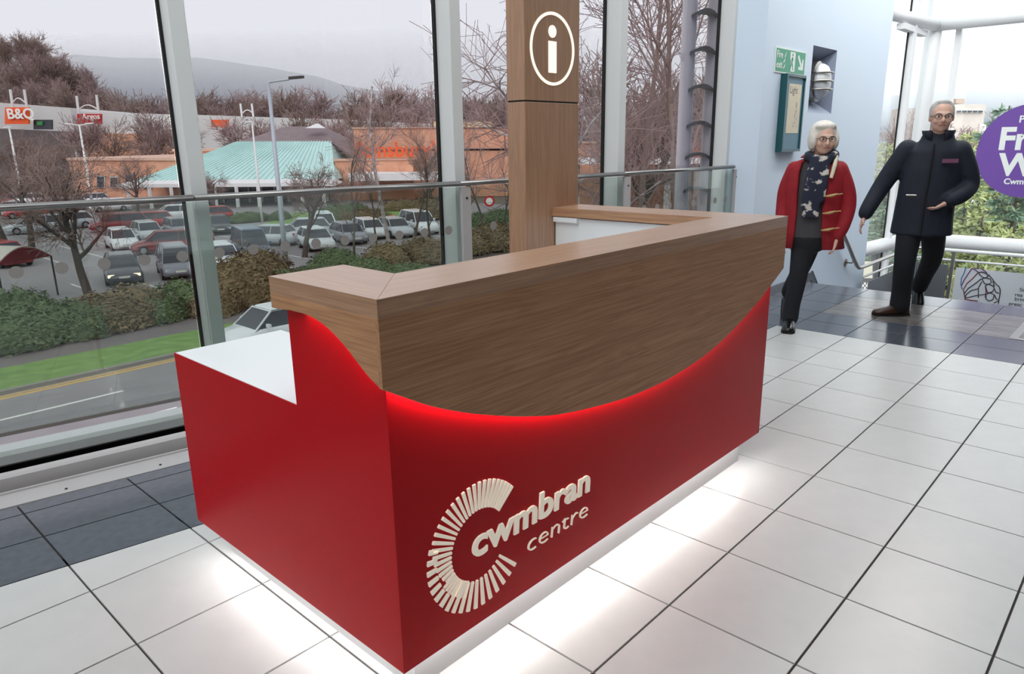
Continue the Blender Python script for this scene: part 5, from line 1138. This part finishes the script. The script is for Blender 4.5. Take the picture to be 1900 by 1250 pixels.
# main block
wallp(624, 980, 235, 10, 60, M_brick, 'main_block'); wallp(622, 984, 233, 9.8, 60.4, M_brickd, 'coping', ybot=236.5)
wallp(636, 984, 280, 6, 3.9, M_brick, 'front_block'); wallp(634, 986, 276, 5.7, 4.3, M_slate, 'dark_band', ybot=281)
wallp(610, 760, 298, 3, 2.9, M_brick, 'porch_block'); wallp(608, 762, 296, 2.8, 3.1, M_brickd, 'porch_coping', ybot=300)
wallp(655, 830, 320, -3, 6, M_bwhite, 'white_awning', ybot=334); wallp(650, 930, 385, 2, .8, M_wglass, 'low_windows', ybot=372) if False else None
wallp(780, 905, 219, 16, 18, mat('buff_cladding', (208, 184, 142), .8), 'rooftop_plant_room')
me = text_mesh("Sainsbury's", 2.55, .1, .05); a = W(651, 292, 2.6); place_text('lettering', me, M_orange, sup, a, RH, (0, 0, 1))
# left brick wing with windows
wing = thing('brick_wing', 'long low brick wing with small windows left of the first mullion', 'building', tuple(Zs(vp(210, 370, D0+4), ZG)))
def wq(x0, x1, y0, y1, dd, dep, m, name, par=wing):
    a, b, c_, d_ = W(x0, y1, dd), W(x1, y1, dd), W(x1, y0, dd), W(x0, y0, dd)
    return MB().prism([a, b, c_, d_], FH*dep).build(name, m, par)
a, b = W(92, 299, 4), W(330, 299, 4)
MB().prism([(a.x, a.y, ZG), (b.x, b.y, ZG), b, a], FH*30).build('wall', M_brick, wing)
wq(90, 332, 294, 299, 3.7, 30.5, M_brickd, 'parapet'); a, b = W(228, 282, 14), W(345, 282, 14)
MB().prism([(a.x, a.y, ZG), (b.x, b.y, ZG), b, a], FH*20).build('rear_wall', M_brick, wing); wq(226, 347, 278, 283, 13.7, 20.5, M_brickd, 'rear_parapet')
for x, y0, y1 in ((150, 330, 350), (176, 332, 350), (205, 326, 350), (240, 330, 352), (278, 336, 352), (316, 340, 366)):
    wf = wq(x-2, x+14, y0-2, y1+2, 3.8, .3, M_bframe, 'window'); wq(x, x+12, y0, y1, 3.6, .25, M_wglass, 'pane', wf)
# ---- retail park behind
ret = thing('retail_park', 'long white retail sheds with an orange and a red shop sign on the left', 'building', tuple(Zs(vp(150, 300, 190), ZG)))
def RP(px, py, dd): return vp(px, py, dd)
def shed(x0, y0, d0, x1, y1, d1, dep, m, name):
    a, b = RP(x0, y0, d0), RP(x1, y1, d1); return MB().prism([(a.x, a.y, ZG), (b.x, b.y, ZG), b, a], FH*dep).build(name, m, ret)
shed(-60, 186, 165, 130, 200, 180, 30, M_bwhite, 'shed'); shed(128, 206, 182, 340, 213, 195, 30, M_bwhite, 'shed'); shed(335, 212, 196, 640, 222, 225, 30, M_bwhite, 'shed'); shed(635, 222, 226, 800, 230, 240, 30, M_bwhite, 'shed')
shed(-60, 236, 164, 130, 244, 179, 1, M_path, 'dark_base'); shed(128, 246, 181, 340, 250, 194, 1, M_brick, 'brick_base')
def panel(x0, y0, x1, y1, d, m, name, par=ret, dep=.5):
    q = [RP(x0, y1, d), RP(x1, y1, d), RP(x1, y0, d), RP(x0, y0, d)]; return MB().prism(q, FH*dep).build(name, m, par)
sg1 = panel(9, 199, 53, 230, 166, M_orange, 'orange_sign'); a = RP(14, 220, 165.5); place_text('lettering', text_mesh('B&Q', 3.0, .1, .08), M_signw, sg1, a, RH, (0, 0, 1))
sg2 = panel(143, 211, 188, 230, 180, M_redsign, 'red_sign'); a = RP(153, 221, 179.5); place_text('lettering', text_mesh('Argos', 1.75, .1, .03), M_signw, sg2, a, RH, (0, 0, 1))
panel(392, 222, 424, 236, 196, M_orange, 'orange_panel'); panel(62, 222, 96, 240, 168, M_wglass, 'entrance_glazing'); panel(68, 225, 78, 232, 167.5, mat('green_poster', (70, 160, 92), .6), 'green_poster')
for x, y, h, d in ((22, 194, 28, 168), (48, 192, 26, 168), (145, 206, 28, 181), (182, 206, 30, 181), (449, 214, 22, 215), (470, 214, 22, 215)):
    a = RP(x, y, d); b = RP(x-3, y-h, d); MB().tube([a+Vector((0, 0, -2)), b], .28, 6).build('roof_mast', M_bwhite, ret)
for x0, x1, y, d in ((24, 46, 190, 168), (147, 180, 202, 181), (450, 469, 210, 215)):
    P0, P1 = RP(x0, y, d), RP(x1, y, d); MB().tube([P0.lerp(P1, k/8)+Vector((0, 0, .9*math.sin(math.pi*k/8))) for k in range(9)], .15, 5).build('mast_tie', M_bwhite, ret)
# ---- filling station seen through the right-hand bays
fs_ = thing('filling_station', 'brick filling station with a white canopy and orange lettering right of the oak totem', 'building', tuple(Zs(vp(1200, 350, 62), ZG)))
def F_(x0, y0, x1, y1, d, dep, m, name): 
    q = [vp(x0, y1, d), vp(x1, y1, d), vp(x1, y0, d), vp(x0, y0, d)]; return MB().prism(q, FH*dep).build(name, m, fs_)
a, b = vp(1060, 265, 70), vp(1380, 262, 70); MB().prism([(a.x, a.y, ZG), (b.x, b.y, ZG), b, a], FH*12).build('wall', M_brick, fs_)
F_(1056, 262, 1384, 266, 69.7, 12.5, M_brickd, 'parapet'); F_(1050, 296, 1390, 305, 58, 9, M_bwhite, 'canopy')
for x in (1070, 1150, 1240, 1330): q = vp(x, 305, 61); MB().box((q.x-.2, q.y-.2, ZG), (q.x+.2, q.y+.2, q.z)).build('canopy_post', M_bwhite, fs_)
place_text('lettering', text_mesh("Sainsbury's", 3.0, .1, .05), M_orange, fs_, vp(1184, 294, 68), RH, (0, 0, 1))
place_text('lettering', text_mesh("Sainsbury's", 1.35, .1, .02), M_orange, fs_, vp(1078, 381, 40), RH, (0, 0, 1)) if False else None
# ---- far building beyond the conifers
fb = thing('office_block', 'flat-roofed buff brick block far beyond the conifers', 'building', tuple(Zs(vp(1810, 215, 95), ZG)))
def O_(x0, y0, x1, y1, d, dep, m, name, par=fb): q = [vp(x0, y1, d), vp(x1, y1, d), vp(x1, y0, d), vp(x0, y0, d)]; return MB().prism(q, FH*dep).build(name, m, par)
a, b = vp(1768, 194, 95), vp(1830, 193, 95); MB().prism([(a.x, a.y, ZG), (b.x, b.y, ZG), b, a], FH*15).build('wall', mat('buff_brick', (204, 194, 186), .85, var=.1, vscale=1), fb)
O_(1774, 183, 1790, 192, 98, 4, mat('roof_box', (170, 150, 136), .8), 'roof_plant')
for k in range(5): wf = O_(1776+k*10, 204, 1785+k*10, 209, 94.8, .2, M_bframe, 'window'); O_(1777+k*10, 205, 1784+k*10, 208, 94.6, .15, M_wglass, 'pane', wf)
R = random.Random(9)
for k in range(14):
    px = R.uniform(1700, 1960); dep = R.uniform(70, 130); c = vp(px, 260, dep)
    tree('background_tree', 'grey bare tree on the skyline beyond the conifers', (c.x, c.y, ZG), TM_far[k % 5], R.uniform(.45, .72), R.uniform(0, 6.28), 'skyline trees beyond the conifers')

# ---- far misty hills
def ridge(name, pts, dep, label, m, lat0=-1.3, lat1=1.3):
    mb = MB(); rs = []
    n = 60
    for i in range(n+1):
        px = -400+2700*i/n
        for (x0, y0), (x1, y1) in zip(pts[:-1], pts[1:]):
            if x0 <= px <= x1: py = y0+(y1-y0)*(px-x0)/(x1-x0); break
        top = vp(px, py+2.2*math.sin(px*.031)+1.4*math.sin(px*.083), dep); foot = vp(px, py, dep*.62); rear = vp(px, py, dep*1.35)
        rs.append([(foot.x, foot.y, ZG-2), (foot.lerp(top, .5).x, foot.lerp(top, .5).y, ZG+.42*(top.z-ZG)), tuple(top), (rear.x, rear.y, ZG-2)])
    V = [p for r_ in rs for p in r_]; F = [(i*4+k, (i+1)*4+k, (i+1)*4+k+1, i*4+k+1) for i in range(n) for k in range(3)]
    return struct(mb.add(V, F).build(name, m, smooth=True), label, 'hill')
M_hill = mat('far_hill', (112, 120, 132), .95, col2=(96, 102, 114), vscale=.012)  # distance haze put into the colour as a bluish grey
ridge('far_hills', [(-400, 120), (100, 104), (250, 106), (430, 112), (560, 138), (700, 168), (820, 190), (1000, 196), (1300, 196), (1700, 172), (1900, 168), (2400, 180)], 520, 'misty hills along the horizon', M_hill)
_c = [CAM+FH*402-RH*640, CAM+FH*402+RH*640, CAM+FH*515+RH*720, CAM+FH*515-RH*720]
haze = MB().hexa([(p.x, p.y, ZG-.05) for p in _c], [(p.x, p.y, 60) for p in _c]).build('mist', None); hm = bpy.data.materials.new('mist'); hm.use_nodes = True; hm.node_tree.nodes.clear()
_o = hm.node_tree.nodes.new('ShaderNodeOutputMaterial'); _v = hm.node_tree.nodes.new('ShaderNodeVolumeScatter'); _v.inputs['Color'].default_value = (1, 1, 1, 1); _v.inputs['Density'].default_value = 0.0135; _v.inputs['Anisotropy'].default_value = 0.0
hm.node_tree.links.new(_v.outputs[0], _o.inputs['Volume']); haze.data.materials.append(hm); haze['kind'] = 'stuff'; haze['label'] = 'thin winter mist over the far hills'; haze['category'] = 'mist'

# ---- street furniture glimpsed past the end of the blue wall
p0 = at(1612, 510, 13.0); hb = thing('street_hoarding', 'cream and black street hoarding with a chequered band past the blue wall end', 'hoarding', (p0.x, p0.y, ZG))
def hq(x0, y0, x1, y1, m, name, par=hb, d=13.0, dep=.06):
    q = [at(x0, y1, d), at(x1, y1, d), at(x1, y0, d), at(x0, y0, d)]; return MB().prism(q, FH*dep).build(name, m, par)
hq(1596, 486, 1619, 516, mat('cream_board', (232, 222, 198), .6), 'cream_board'); bb = hq(1592, 516, 1632, 600, mat('charcoal_board', (66, 66, 70), .6), 'charcoal_board'); hq(1619, 470, 1632, 516, MATS['charcoal_board'], 'charcoal_post')
for r_ in range(4):
    for c_ in range(7):
        if (r_+c_) % 2 == 0: hq(1597+c_*3.2, 524+r_*4, 1600.2+c_*3.2, 528+r_*4, M_signw, 'chequer', bb, 12.98, .03)
hs = hq(1628, 520, 1652, 600, mat('cyan_board', (40, 150, 196), .5), 'blue_board'); place_text('lettering', text_mesh('Bo', .13, .004, .003), M_signw, hs, at(1629.5, 540, 12.95), RH, (0, 0, 1))
for x in (1594, 1650): q = at(x, 600, 13.05); MB().tube([(q.x, q.y, ZG), (q.x, q.y, q.z)], .05, 8).build('post', M_dgrey, hb)
